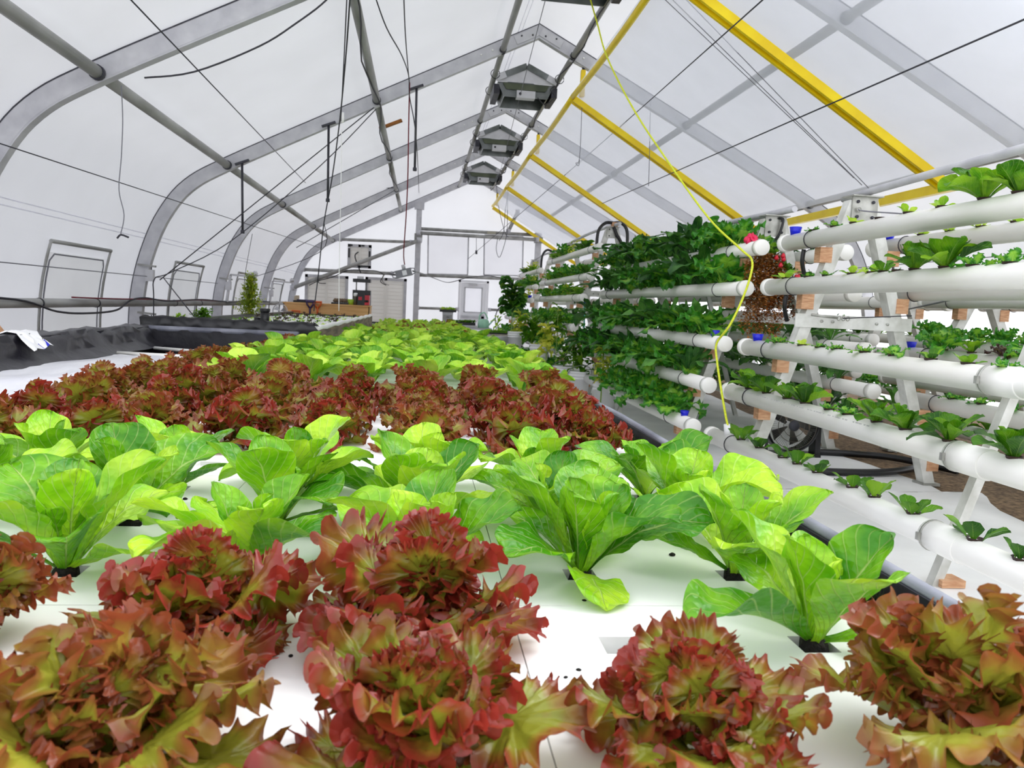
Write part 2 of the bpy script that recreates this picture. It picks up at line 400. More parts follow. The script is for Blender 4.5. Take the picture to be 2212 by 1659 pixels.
tag(o, 'white plastic ground sheet laid along the aisle under the pipe racks', 'ground sheet')

# end wall
_i = [(x, z) for x, z in OUT]
V = [(x, Y1-0.05, z) for x, z in _i]; cb = len(V); V.append((RX, Y1-0.05, 0)); V.append((RX, Y1-0.05, 2.0))
o = link('wall_end', make_mesh('wall_end', V, [tuple(range(len(_i)))], m_endwall, smooth=False)); o['kind'] = 'structure'

# steel arches
def strip(prof, n0, n1, y0, y1):
    A = offset_prof(prof, n0); B = offset_prof(prof, n1); b = MB(); V = []
    for (x, z), (x2, z2) in zip(A, B):
        V += [(x, y0, z), (x2, y0, z2), (x2, y1, z2), (x, y1, z)]
    Fc = []
    for i in range(len(A)-1):
        for k in range(4): Fc.append((i*4+k, i*4+(k+1) % 4, (i+1)*4+(k+1) % 4, (i+1)*4+k))
    Fc += [(0, 1, 2, 3), tuple(reversed(range(len(V)-4, len(V))))]
    b.add(V, Fc); return b
ARCH = ['first', 'second', 'third', 'fourth', 'last']
rib_mesh = None
for k, y in enumerate(RIBS):
    nm = 'grey steel roof arch, %s' % ('overhead just before the first light hood' if k == 0 else ['nearest of the whole arches in view', 'second whole arch, behind the first light hood', 'third arch, between the second and third light hoods', 'fourth arch, just before the end wall', 'last arch, set against the end wall'][k-1])
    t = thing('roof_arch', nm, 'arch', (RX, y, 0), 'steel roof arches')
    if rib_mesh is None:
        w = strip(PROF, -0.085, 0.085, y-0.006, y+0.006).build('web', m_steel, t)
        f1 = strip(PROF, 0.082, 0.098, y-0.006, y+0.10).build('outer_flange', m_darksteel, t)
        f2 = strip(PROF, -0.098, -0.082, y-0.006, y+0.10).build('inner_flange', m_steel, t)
        ps = []
        for s in (-1, 1):
            b = MB(); a = Vector((RX+s*0.03, y-0.014, 5.46)); c = Vector((RX+s*0.36, y-0.014, 5.46-0.33*0.5)); b.bar(a, c, 0.012, 0.13, up=(0, 0, 1)); ps.append(b.build('splice_plate', m_lightgrey, t))
            for q in range(5):
                b = MB(); x = RX+s*(0.1+0.17*q+(0.1 if q > 1 else 0)); b.lathe([(0, -0.01), (0.014, -0.01), (0.014, 0.004)], (x, y-0.018, 5.475-0.5*abs(x-RX)+(0.03 if q % 2 else -0.03)*(q < 2)), 8, 'y'); ps.append(b.build('bolt', m_darksteel if q < 2 else m_raft, t))
        rib_mesh = [w, f1, f2]+ps
    else:
        for q in rib_mesh: link(q.name.split('.')[0], q.data, t)

# purlins: one tube per bay
def purlin(x, z, r, where):
    ys = [2.9]+RIBS[1:]
    for i in range(len(ys)-1):
        a, c = ys[i]+0.02, ys[i+1]-0.02
        t = thing('purlin_tube', 'grey purlin tube %s, %s' % (where, 'before the nearest arch' if i < 1 else 'past the %s arch' % ARCH[i-1]), 'purlin', (x, (a+c)/2, z), 'roof purlins')
        MB().tube((x, a+0.03, z), (x, c-0.03, z), r, 14).build('tube', m_tube, t)
        MB().tube((x, a, z), (x, a+0.05, z), r*1.18, 14).build('end_clamp', m_darksteel, t)
        MB().tube((x, c-0.05, z), (x, c, z), r*1.18, 14).build('end_clamp', m_darksteel, t)
purlin(-2.95, 3.13, 0.058, 'above the side wall'); purlin(-0.78, 4.235, 0.055, 'halfway up the open slope')
purlin(1.10, 5.14, 0.046, 'on the open side of the ridge'); purlin(2*RX-1.10, 5.14, 0.046, 'on the plastic side of the ridge')
purlin(2*RX+0.78, 4.235, 0.055, 'halfway up above the plastic'); purlin(2*RX+2.95, 3.13, 0.058, 'low above the plastic')

m_hoodgreen = mat('hood_green_recess', srgb(84, 92, 70), 0.4, 0.2, srgb(64, 72, 54), 4)
# peaked light hoods slung between the ridge purlins
def hood(y, lab):
    t = thing('light_hood', lab, 'light', (RX, y, 4.6), 'light hoods under the ridge')
    h = 0.53
    for s in (-1, 1):
        MB().bar((RX, y-0.42, 5.34), (RX+s*h, y-0.42, 5.10), 0.03, 0.10).build('bracket_arm', m_hood, t)
        MB().bar((RX, y+0.42, 5.34), (RX+s*h, y+0.42, 5.10), 0.03, 0.10).build('bracket_arm', m_hood, t)
        MB().bar((RX+s*0.36, y-0.445, 5.17), (RX+s*h, y-0.445, 5.09), 0.012, 0.1).build('clip_plate', m_lightgrey, t)
    MB().prism([(RX-h+0.03, 5.06), (RX+h-0.03, 5.06), (RX, 5.29)], y-0.41, y-0.40).build('gable_sheet', m_lightgrey, t)
    # flared reflector, open below
    b = MB(); zt, zb = 5.06, 4.82
    top = [(RX-0.49, y-0.38), (RX+0.49, y-0.38), (RX+0.49, y+0.38), (RX-0.49, y+0.38)]; bot = [(RX-0.38, y-0.40), (RX+0.38, y-0.40), (RX+0.38, y+0.40), (RX-0.38, y+0.40)]
    top2 = [(RX-0.47, y-0.36), (RX+0.47, y-0.36), (RX+0.47, y+0.36), (RX-0.47, y+0.36)]; bot2 = [(RX-0.365, y-0.385), (RX+0.365, y-0.385), (RX+0.365, y+0.385), (RX-0.365, y+0.385)]
    V = [(p[0], p[1], zt) for p in top]+[(p[0], p[1], zb) for p in bot]+[(p[0], p[1], zt-0.015) for p in top2]+[(p[0], p[1], zb) for p in bot2]
    Fc = [(0, 1, 2, 3), (11, 10, 9, 8)]
    for i in range(4):
        j = (i+1) % 4; Fc += [(i, 4+i, 4+j, j), (8+i, 8+j, 12+j, 12+i), (4+i, 12+i, 12+j, 4+j)]
    b.add(V, Fc).build('reflector', m_hood, t)
    MB().prism([(RX-0.40, 5.04), (RX+0.40, 5.04), (RX+0.34, 4.94), (RX-0.34, 4.94)], y-0.412, y-0.40).build('front_recess', m_hoodgreen, t)
    bx = MB().box((RX-0.16, y-0.46, 4.80), (RX+0.16, y-0.30, 4.92)).build('ballast_box', m_lightgrey, t)
    MB().lathe([(0, -0.012), (0.022, -0.012), (0.022, 0.0)], (RX-0.10, y-0.462, 4.865), 10, 'y').build('socket', m_black, bx)
    for s in (-1, 1):
        MB().box((RX+s*0.50-0.05, y-0.38, 4.86), (RX+s*0.50+0.05, y+0.38, 5.02)).build('side_channel', m_darksteel, t)
        for yy in (y-0.55, y+0.5):
            c = Vector((RX+s*0.55, yy, 5.14))
            MB().path([c+Vector((0.075*math.cos(a), 0, 0.075*math.sin(a)-0.01)) for a in np.linspace(0, 6.1, 14)], 0.007, 5).build('wire_loop', m_wire, t)
    MB().path(smooth_path([(RX+0.2, y-0.46, 4.82), (RX+0.34, y-0.47, 4.72), (RX+0.5, y-0.45, 4.86), (RX+0.42, y-0.44, 4.98), (RX+0.56, y-0.4, 5.08)]), 0.009, 6).build('power_cord', m_black, t)
hood(8.95, 'grey peaked light hood under the ridge, nearest one, cut by the photo top')
hood(13.95, 'grey peaked light hood behind the first whole arch')
hood(18.5, 'grey peaked light hood in the middle of the three whole ones')
hood(23.1, 'small far grey peaked light hood before the end wall')
# cable strung along the ridge tube
one('ridge_cable', m_wire, MB().path([(2*RX-1.10+0.05*math.sin(i*1.7), 3+i*0.72, 5.09+0.035*math.sin(i*2.3)) for i in range(33)], 0.011, 5), 'black cable tied along the ridge tube on the plastic side', 'cable')
one('purlin_cable', m_wire, MB().path([(-0.78+0.06*math.sin(i*0.9), 7+i*0.6, 4.17+0.02*math.sin(i*2.3)) for i in range(24)], 0.011, 5), 'dark cable tied along the middle purlin of the open slope', 'cable')
t = thing('wooden_batten', 'short brown wooden batten lying across the middle purlin', 'batten', (-0.7, 14.1, 4.14))
MB().bar(P(820, 278, y=14.1), P(868, 260, y=14.0), 0.07, 0.045).build('batten', mat('brown_batten', srgb(176, 112, 40), 0.7, 0, srgb(140, 84, 24), 10), t)

# ------------------------------------------------------------------ yellow inner frame with hanging plastic
XA, ZA, XB, ZB = 2.26, 4.52, 5.30, 2.74
yf = [2.9, 7.55, 12.2, 16.86, 21.5, 25.9]
def sheet_z(x, y):
    i = max(0, min(len(yf)-2, sum(1 for q in yf[1:] if y > q))); a, c = yf[i], yf[i+1]; s = (y-a)/(c-a)
    return ZA+(ZB-ZA)*(x-XA)/(XB-XA)+0.09-0.10*4*s*(1-s)*math.sin(math.pi*min(1, max(0, (x-XA)/(XB-XA))))
V = []; Fc = []; nx, ny = 14, 60
for j in range(ny+1):
    y = yf[0]+(yf[-1]-yf[0])*j/ny
    for i in range(nx+1):
        x = XA-0.02+(XB-XA+0.04)*i/nx; V.append((x, y, sheet_z(x, y)+0.008*math.sin(7*x+3*y)*math.sin(2.3*y-x)))
for j in range(ny):
    for i in range(nx): Fc.append((j*(nx+1)+i, j*(nx+1)+i+1, (j+1)*(nx+1)+i+1, (j+1)*(nx+1)+i))
o = link('inner_plastic_sheet', make_mesh('inner_plastic_sheet', V, Fc, m_inner)); tag(o, 'clear plastic sheet stretched over the sloping yellow beams', 'plastic sheet')
ynames = ['overhead, out past the photo top', 'nearest and thickest', 'second', 'third', 'fourth', 'farthest, near the end wall']
for k, y in enumerate(yf):
    t = thing('yellow_beam', 'sloping yellow grooved beam carrying the plastic, %s' % ynames[k], 'beam', (XB, y, ZB), 'sloping yellow beams')
    a = Vector((XA, y, ZA)); c = Vector((XB+0.02, y, ZB-0.01)); n = Vector((0.505, 0, 0.863))
    MB().bar(a, c, 0.13, 0.025, up=n).build('web', m_yellow, t)
    for s in (-1, 1): MB().bar(a+Vector((0, s*0.055, 0))-n*0.035, c+Vector((0, s*0.055, 0))-n*0.035, 0.04, 0.09, up=n).build('flange', m_yellow, t)
    MB().bar(a-n*0.02, c-n*0.02, 0.07, 0.02, up=n).build('groove', m_yellow2, t)
    if k > 0:
        p = thing('yellow_hanger', 'short yellow hanger post over the %s yellow beam' % ['', 'nearest', 'second', 'third', 'fourth', 'farthest'][k], 'hanger', (XA+0.12, y+0.05, 4.5), 'yellow hanger posts')
        MB().bar((XA+0.12, y+0.05, 4.56), (XA+0.12, y+0.05, 4.96), 0.07, 0.07).build('post', m_yellow, p)
        MB().tube((XA+0.12, y+0.05, 4.96), (XA+0.12, y+0.05, 5.03), 0.022, 8).build('bolt', m_darksteel, p)
        MB().bar((XA-0.1, y+0.05, 5.10), (XA+0.22, y+0.05, 4.97), 0.05, 0.03).build('bracket', m_lightgrey, p)
for i in range(len(yf)-1):
    a, c = yf[i], yf[i+1]
    w = ['bay before the nearest beam', 'bay after the nearest beam', 'second full bay', 'third full bay', 'farthest bay'][i]
    one('yellow_edge_tube', m_yellow, MB().path([(XA-0.03, a+(c-a)*q/8, ZA+0.02-0.16*4*(q/8)*(1-q/8)*0.3) for q in range(9)], 0.042, 8), 'yellow edge tube along the high side of the plastic, %s' % w, 'edge tube', 'yellow edge tubes')
    one('yellow_low_rail', m_yellow, MB().bar((XB+0.03, a, ZB-0.07), (XB+0.03, c, ZB-0.07), 0.07, 0.10), 'yellow rail along the low side of the plastic, %s' % w, 'rail', 'yellow low rails')

# ------------------------------------------------------------------ left side: rail, vents, wiring
for i, (a, c) in enumerate([(1.5, 7.55), (7.55, 12.2), (12.2, 16.86), (16.86, 21.5), (21.5, 26.1)]):
    t = thing('side_rail', 'grey horizontal pipe rail along the side wall, %s' % ['stretch nearest the camera', 'stretch up to the first whole arch base', 'second stretch, past the arch base', 'third stretch, behind the feathery plant', 'last stretch before the bench'][i], 'rail', (-4.13, (a+c)/2, 1.0), 'side wall rails')
    MB().tube((-4.13, a, 1.02), (-4.13, c, 1.02), 0.052, 14).build('tube', m_tube, t)
    for q in (0.3, 0.62): MB().tube((-4.13, a+(c-a)*q, 1.02), (-4.13, a+(c-a)*q+0.03, 1.02), 0.057, 14).build('tie', m_wire, t)
one('rail_cable', m_wire, MB().path(smooth_path([(-4.06, 6.4, 1.10), (-4.05, 8.3, 1.06), (-4.05, 9.2, 0.93), (-4.05, 10.0, 0.90), (-4.05, 10.9, 0.93), (-4.05, 11.4, 1.06), (-4.05, 12.0, 1.1), (-4.05, 13.0, 1.06), (-4.05, 15.0, 1.09), (-4.05, 17.0, 1.05), (-4.05, 19.0, 1.08), (-4.05, 21.5, 1.06)]), 0.013, 6), 'black cable looped along the side wall rail', 'cable')
one('red_rail_cable', m_redwire, MB().path(smooth_path([(-4.06, 9.6, 1.09), (-4.05, 10.9, 1.08), (-4.05, 12.3, 1.08), (-4.05, 13.4, 1.06), (-4.05, 14.6, 1.08), (-4.05, 16.4, 1.06)]), 0.010, 6), 'dark red cable lying on the side wall rail', 'cable')
def prof_x(z):
    for (x0, z0), (x1, z1) in zip(OUT, OUT[1:]):
        if z0 <= z <= z1: return x0+(x1-x0)*(z-z0)/(z1-z0)
    return OUT[0][0]
for i, (y0, y1) in enumerate([(9.4, 11.1), (13.9, 15.6), (18.5, 20.2), (22.8, 24.5)]):
    w = tag(bpy.data.objects.new('window_%d' % (i+1), None), kind='structure'); col.objects.link(w)
    zs = [0.5, 0.8, 1.1, 1.3, 1.5, 1.62, 1.72]
    pa = [Vector((prof_x(z)+0.04, y0, z)) for z in zs]; pb = [Vector((prof_x(z)+0.04, y1, z)) for z in zs]
    for pp in (pa, pb): o = MB().path(pp, 0.017, 8).build('frame_tube', m_tube); o.parent = w
    MB().path([pa[-1], pb[-1]], 0.024, 8).build('frame_tube', m_tube).parent = w
    V = []; Fc = []
    for z in zs[:-1]:
        for q in range(9): V.append((prof_x(z)+0.02+0.01*math.sin(q*2.1+z*3), y0+0.09+(y1-y0-0.18)*q/8, z-0.02))
    for a in range(len(zs)-2):
        for q in range(8): Fc.append((a*9+q, a*9+q+1, a*9+10+q, a*9+9+q))
    o = link('vent_flap', make_mesh('vent_flap', V, Fc, m_vent), w)
    pi = [Vector((prof_x(z)+0.035, y0+0.09, z)) for z in zs[:5]]+[Vector((prof_x(1.6)+0.035, y0+0.16, 1.58)), Vector((prof_x(1.6)+0.035, y1-0.16, 1.58))]+[Vector((prof_x(z)+0.035, y1-0.09, z)) for z in reversed(zs[:5])]
    MB().path(pi, 0.009, 6).build('flap_hoop', m_greywire).parent = w
# sensors on the arch legs
for i, (y, z) in enumerate([(12.1, 1.45), (12.1, 0.74), (16.8, 1.4), (21.45, 1.3)]):
    t = thing('sensor_box', 'small grey sensor hanging from %s' % ['the first arch leg above the rail', 'the first arch leg below the rail', 'the second arch leg', 'the third arch leg'][i], 'sensor', (-4.0, y, z))
    MB().box((-4.07, y-0.05, z-0.10), (-3.96, y+0.03, z+0.07)).build('body', m_lightgrey, t)
    MB().bar((-4.21, y+0.06, z+0.14), (-3.94, y, z+0.12), 0.04, 0.03).build('bracket', m_tube, t)
    MB().tube((-4.0, y, z+0.07), (-4.0, y, z+0.13), 0.008, 6).build('stem', m_wire, t)
for i, (y, q) in enumerate([(16.86, 0), (21.5, 1)]):
    t = thing('camera_bracket', 'pale bracket arm sticking out from the %s arch leg' % ['second', 'third'][i], 'bracket', (-3.95, y-0.1, 1.3))
    MB().bar((-4.05, y-0.05, 1.05), (-3.98, y-0.05, 1.62), 0.05, 0.05).build('upright', m_lightgrey, t)
    MB().bar((-3.98, y-0.05, 1.62), (-3.45, y-0.05, 1.60), 0.05, 0.04).build('arm', m_lightgrey, t)
    MB().lathe([(0, 0), (0.05, 0), (0.06, 0.05), (0.03, 0.1), (0, 0.1)], (-3.48, y-0.05, 1.62), 10).build('knob', m_lightgrey, t)

# hanging rods under the arches
for a, c, y, lab in [((523, 352), (524, 500), 12.15, 'dark rod hanging from the first whole arch near the side purlin'), ((710, 270), (708, 432), 12.15, 'dark rod hanging from the first whole arch half way up'), ((900, 190), (896, 365), 12.15, 'grey rod hanging from the first whole arch towards the ridge')]:
    t = thing('hanging_rod', lab, 'rod', P(c[0], c[1], y=y), 'hanging rods'); p = P(a[0], a[1], y=y); q = P(c[0], c[1], y=y)
    MB().tube(p, q, 0.018, 8).build('rod', m_darksteel, t); MB().bar(p+Vector((-0.1, 0, -0.03)), p+Vector((0.1, 0, 0.05)), 0.05, 0.03).build('clamp', m_darksteel, t)
    MB().lathe([(0, -0.03), (0.03, -0.03), (0.03, 0.02), (0, 0.02)], q, 8).build('end_nut', m_darksteel, t)

# wires; each is its own thing, its ends on real points of the house
def roof_z(x):
    for (x0, z0), (x1, z1) in zip(PROF, PROF[1:]):
        if x0 <= x <= x1 and x1 > x0: return z0+(z1-z0)*(x-x0)/(x1-x0)
    return 0.0
def run_out(p, q, ymin=2.95):
    """carry a taut wire on past p until it meets the cover or the nearest arch"""
    d = (p-q).normalized()*0.05
    for _ in range(400):
        n = p+d
        if n.y < ymin or n.z > roof_z(n.x)-0.02 or n.z < 0.3: break
        p = n
    return p
def wire(pts, r, m, lab, name='wire', sag=0.0, ext=False):
    pts = [Vector(p) for p in pts]
    if ext: pts[0] = run_out(pts[0], pts[1])
    if len(pts) == 2: pts = catenary(pts[0], pts[1], sag) if sag else pts
    else: pts = smooth_path(pts, 5)
    return one(name, m, MB().path(pts, r, 6), lab, 'wire', None)
wire([P(283, 0, y=6.0), P(660, 395, y=16.0)], 0.006, m_wire, 'thin straight black wire running from the photo top down past the middle arches', ext=True)
wire([P(0, 310, y=6.8), P(690, 535, y=21.0)], 0.006, m_wire, 'thin straight wire across the curved side wall at upper height', ext=True)
wire([(-4.05, 6.0, P(0, 566, x=-4.05).z), P(470, 612, x=-4.05)], 0.006, m_greywire, 'thin grey wire along the side wall just above the vents', ext=True)
wire([P(312, 168, y=7.5), P(420, 155, y=7.5), P(560, 100, y=7.5), P(640, 50, y=7.5), P(705, 0, y=7.5), P(740, -50, y=7.5)], 0.008, m_wire, 'grey sagging cable hung from the nearest arch beside the side purlin', 'sagging_cable')
o = wire([P(262, 185, y=7.5), P(265, 260, y=7.5), P(262, 340, y=7.5), P(257, 410, y=7.5), P(268, 465, y=7.5), P(260, 508, y=7.5)], 0.005, m_greywire, 'thin wavy string dangling from the nearest arch with a hook', 'dangling_string')
one('string_hook', m_wire, MB().path(smooth_path([P(253, 515, y=7.5), P(259, 508, y=7.5), P(266, 508, y=7.5), P(278, 513, y=7.5)]), 0.009, 6), 'small dark hook at the end of the dangling string', 'hook')
wire([P(757, -20, y=7.0), P(748, 110, y=8.2), P(735, 250, y=9.6), P(718, 380, y=10.5), P(700, 480, y=11.0), P(688, 590, y=11.4), P(678, 672, y=11.6)], 0.008, m_wire, 'black cord dropping from the roof to the seedling bed', 'roof_wire')
wire([P(750, -20, y=7.1), P(742, 150, y=8.4), P(736, 262, y=9.4)], 0.006, m_wire, 'second thin black cord beside the hanging black cord', 'roof_wire')
wire([P(738, 280, y=10), P(736, 430, y=10), P(733, 560, y=10), P(732, 672, y=10)], 0.005, m_raft, 'thin white string hanging down over the seedling bed', 'hanging_string')
t = thing('string_insulator', 'small white insulator on the hanging black cord', 'insulator', P(740, 265, y=9.4)); MB().tube(P(740, 265, y=9.4), P(740, 243, y=9.4), 0.018, 8).build('body', m_raft, t)
wire([P(808, -15, y=7.3), P(835, 60, y=8.0), P(868, 120, y=9.2), P(883, 165, y=10.3), P(885, 210, y=10.8), P(900, 310, y=12), P(905, 420, y=26)], 0.007, m_wire, 'black wavy cord from the roof joining the red cord', 'roof_wire')
wire([P(872, -15, y=7.6), P(876, 80, y=9.2), P(884, 178, y=10.8)], 0.007, m_wire, 'straight black cord above the red cord', 'roof_wire')
wire([P(885, 178, y=10.8), P(883, 260, y=11), P(881, 380, y=11.5), P(877, 470, y=12), P(872, 545, y=12.3), P(874, 572, y=12.4)], 0.009, m_redwire, 'red cord holding the grey box', 'red_cable')
wire([P(808, 232, y=12.2), P(345, 605, y=11.7)], 0.008, m_wire, 'upper of two slanting wires from the middle purlin down to the side wall')
wire([P(812, 236, y=12.2), P(690, 360, y=12.2), P(500, 520, y=12.4), P(370, 588, y=12.0), P(334, 602, y=11.6), P(332, 640, y=11.6), P(332, 705, y=11.6)], 0.008, m_wire, 'lower slanting wire that bends straight down by the rail')
wire([P(353, 600, y=12.6), P(424, 690, y=10.0)], 0.008, m_wire, 'short slanting wire from the rail to the bed corner')
wire([P(858, 408, y=21.5), P(640, 535, y=21.5)], 0.010, m_wire, 'wire slanting down from the middle purlin at the fourth arch')
wire([P(700, 415, y=21.4), P(858, 405, y=21.4)], 0.010, m_wire, 'nearly level wire at the fourth arch')
wire([P(700, 480, y=16.5), P(690, 545, y=17.5), P(545, 600, y=21.0)], 0.008, m_wire, 'wire falling towards the side wall between the far arches')
wire([P(545, 505, y=16.9), P(530, 590, y=17), P(527, 640, y=17)], 0.006, m_wire, 'thin cord down the second arch leg')
wire([P(1652, -5, y=5.6), P(1262, 342, y=15.5), P(1010, 560, y=25.9)], 0.007, m_wire, 'thin dark wire crossing the plastic from the photo top to the end wall', ext=True)
wire([P(2240, 30, y=4.6), P(1300, 440, y=15.9)], 0.007, m_wire, 'long thin dark wire rising across the plastic sheet', ext=True)
for i, (a, c) in enumerate([((1432, -5), (1845, 385)), ((1448, -5), (1862, 400)), ((1478, -5), (1880, 410))]):
    wire([P(*a, y=8.2), P(*c, y=7.9)], 0.004, m_greywire, 'thin grey string across the plastic, %s of three' % ['lowest', 'middle', 'highest'][i], ext=True)
wire([P(1257, 232, y=12.1), P(1252, 340, y=12.1), P(1244, 352, y=12.1), P(1250, 358, y=12.1), P(1252, 345, y=12.1)], 0.005, m_greywire, 'short grey string hanging from the second yellow beam', 'hanging_string')
wire([P(1405, 215, y=12), P(1403, 330, y=12), P(1401, 402, y=12)], 0.005, m_greywire, 'short grey string hanging before the second yellow beam', 'hanging_string')
for i, (pp, y) in enumerate([([(1072, 380), (1076, 440), (1090, 500), (1098, 512)], 25.6), ([(1102, 395), (1092, 450), (1088, 500), (1078, 520)], 25.4), ([(1096, 400), (1096, 470), (1094, 510), (1080, 555), (1072, 540), (1075, 515)], 25.2)]):
    wire([P(*p, y=y) for p in pp], 0.009, m_wire, 'thin looping wire before the end wall, %s' % ['farthest one', 'middle one', 'one with the hanging loop'][i], 'looping_wire')
wire([P(1178, 0, y=9.2), P(1070, 410, y=25.5)], 0.005, m_greywire, 'thin grey string under the ridge beside the hoods')
# yellow rope
rp = [P(1270, -20, y=9.2), P(1290, 50, y=9.0), P(1312, 125, y=8.8), P(1368, 235, y=8.2), P(1440, 345, y=7.6), P(1530, 470, y=6.9), P(1600, 538, y=6.32), P(1624, 562, x=2.74), P(1620, 600, x=2.70), P(1600, 655, x=2.62), P(1575, 705, x=2.50), P(1548, 742, x=2.46), P(1549, 780, x=2.44), P(1556, 830, x=2.36), P(1568, 900, x=2.36), P(1577, 945, x=2.36)]
one('yellow_rope', m_rope, MB().path(smooth_path(rp, 6), 0.0095, 8), 'yellow green rope slanting from the roof down to the lowest near pipe', 'rope')

# grey junction box on the red cord
t = thing('junction_box', 'grey electrical box hanging tilted from the red cord', 'electrical box', P(872, 592, y=12.4))
c = P(872, 590, y=12.4); ax = Vector((0.96, 0, 0.27)); up = Vector((-0.27, 0, 0.96))
MB().bar(c-ax*0.13, c+ax*0.13, 0.10, 0.12, up=up).build('body', m_grey, t)
MB().bar(c-ax*0.02+Vector((0, -0.053, 0)), c+ax*0.05+Vector((0, -0.053, 0)), 0.004, 0.075, up=up).build('label_plate', m_lightgrey, t)
MB().tube(c+up*0.06+ax*0.02, c+up*0.13+ax*0.02, 0.03, 10).build('cable_gland', m_lightgrey, t)
for s in (-1, 1): MB().path([c+ax*s*0.13+up*0.05, c+ax*s*0.18+up*0.04, c+ax*s*0.18-up*0.03, c+ax*s*0.13-up*0.05], 0.008, 6).build('mount_lug', m_grey, t)
wire([c-ax*0.13, P(832, 592, y=13), P(826, 606, y=16), P(834, 614, y=22), P(840, 616, y=25.6)], 0.011, m_black, 'black cord from the grey box to the wide louver', 'box_cable')
wire([c+ax*0.15, P(915, 592, y=16), P(935, 600, y=20), P(965, 610, y=25.5), P(985, 607, y=25.7), P(1010, 600, y=25.7), P(1060, 596, y=25.7), P(1100, 608, y=25.7)], 0.012, m_black, 'black cord from the grey box along the end wall over the door', 'box_cable')
# ------------------------------------------------------------------ end wall fittings
YE = 26.02
def E(px, py, dy=0.0): return P(px, py, y=YE+dy)
def etube(a, c, r, lab, name='wall_tube', dy=-0.06):
    t = thing(name, lab, 'tube', (E(*a)+E(*c))/2); MB().tube(E(*a, dy), E(*c, dy), r, 12).build('tube', m_tube, t)
    for q in (a, c): MB().lathe([(0, -r*1.3), (r*1.3, -r*1.3), (r*1.3, r*1.3), (0, r*1.3)], E(*q, dy), 10).build('end_fitting', m_steel, t)
    return t
t = thing('end_wall_post', 'tall grey steel post in the middle of the end wall', 'post', (E(902, 690).x, YE, 0))
x = E(902, 560).x
MB().box((x-0.09, YE-0.13, 0), (x+0.09, YE-0.02, 4.42)).build('column', m_steel, t)
MB().box((x-0.16, YE-0.16, 4.28), (x+0.16, YE-0.0, 4.55)).build('head_plate', m_steel, t)
MB().box((x-0.13, YE-0.17, 3.25), (x+0.13, YE-0.0, 3.5)).build('clamp', m_tube, t)
t = thing('end_wall_post', 'grey steel post of the end wall beside the far pipe rack', 'post', (E(1158, 690).x, YE, 0))
x = E(1158, 600).x
MB().box((x-0.10, YE-0.13, 0), (x+0.10, YE-0.02, 3.75)).build('column', m_steel, t); MB().box((x-0.14, YE-0.16, 3.42), (x+0.14, YE, 3.62)).build('clamp', m_tube, t)
etube((905, 494), (1160, 508), 0.055, 'upper grey tube between the two end wall posts'); etube((905, 503), (1160, 518), 0.06, 'lower of the paired grey tubes between the end wall posts', dy=-0.2)
etube((735, 517), (888, 523), 0.05, 'grey tube above the small square fan'); etube((655, 582), (848, 591), 0.055, 'grey tube above the two wide louvers')
etube((903, 594), (1140, 604), 0.055, 'grey tube above the end wall door'); etube((903, 665), (988, 668), 0.045, 'low grey rail left of the end wall door'); etube((1058, 669), (1130, 672), 0.045, 'low grey rail right of the end wall door')
etube((632, 622), (906, 519), 0.065, 'slanting grey brace tube across the end wall', dy=-0.28)
etube((1098, 500), (1118, 458), 0.06, 'short grey strut leaning under the farthest yellow beam', dy=-0.1)
one('wall_sensor', mat('tan_box', srgb(170, 166, 150), 0.5), MB().box(E(1053, 499, -0.3), E(1070, 507, -0.14)), 'small tan box on the paired tubes of the end wall', 'box')
one('pull_switch', m_wire, MB().tube(E(1029, 507, -0.2), E(1029, 542, -0.2), 0.008, 6).tube(E(1029, 541, -0.2), E(1029, 549, -0.2), 0.035, 8), 'black pull cord with a weight on the end wall', 'cord')
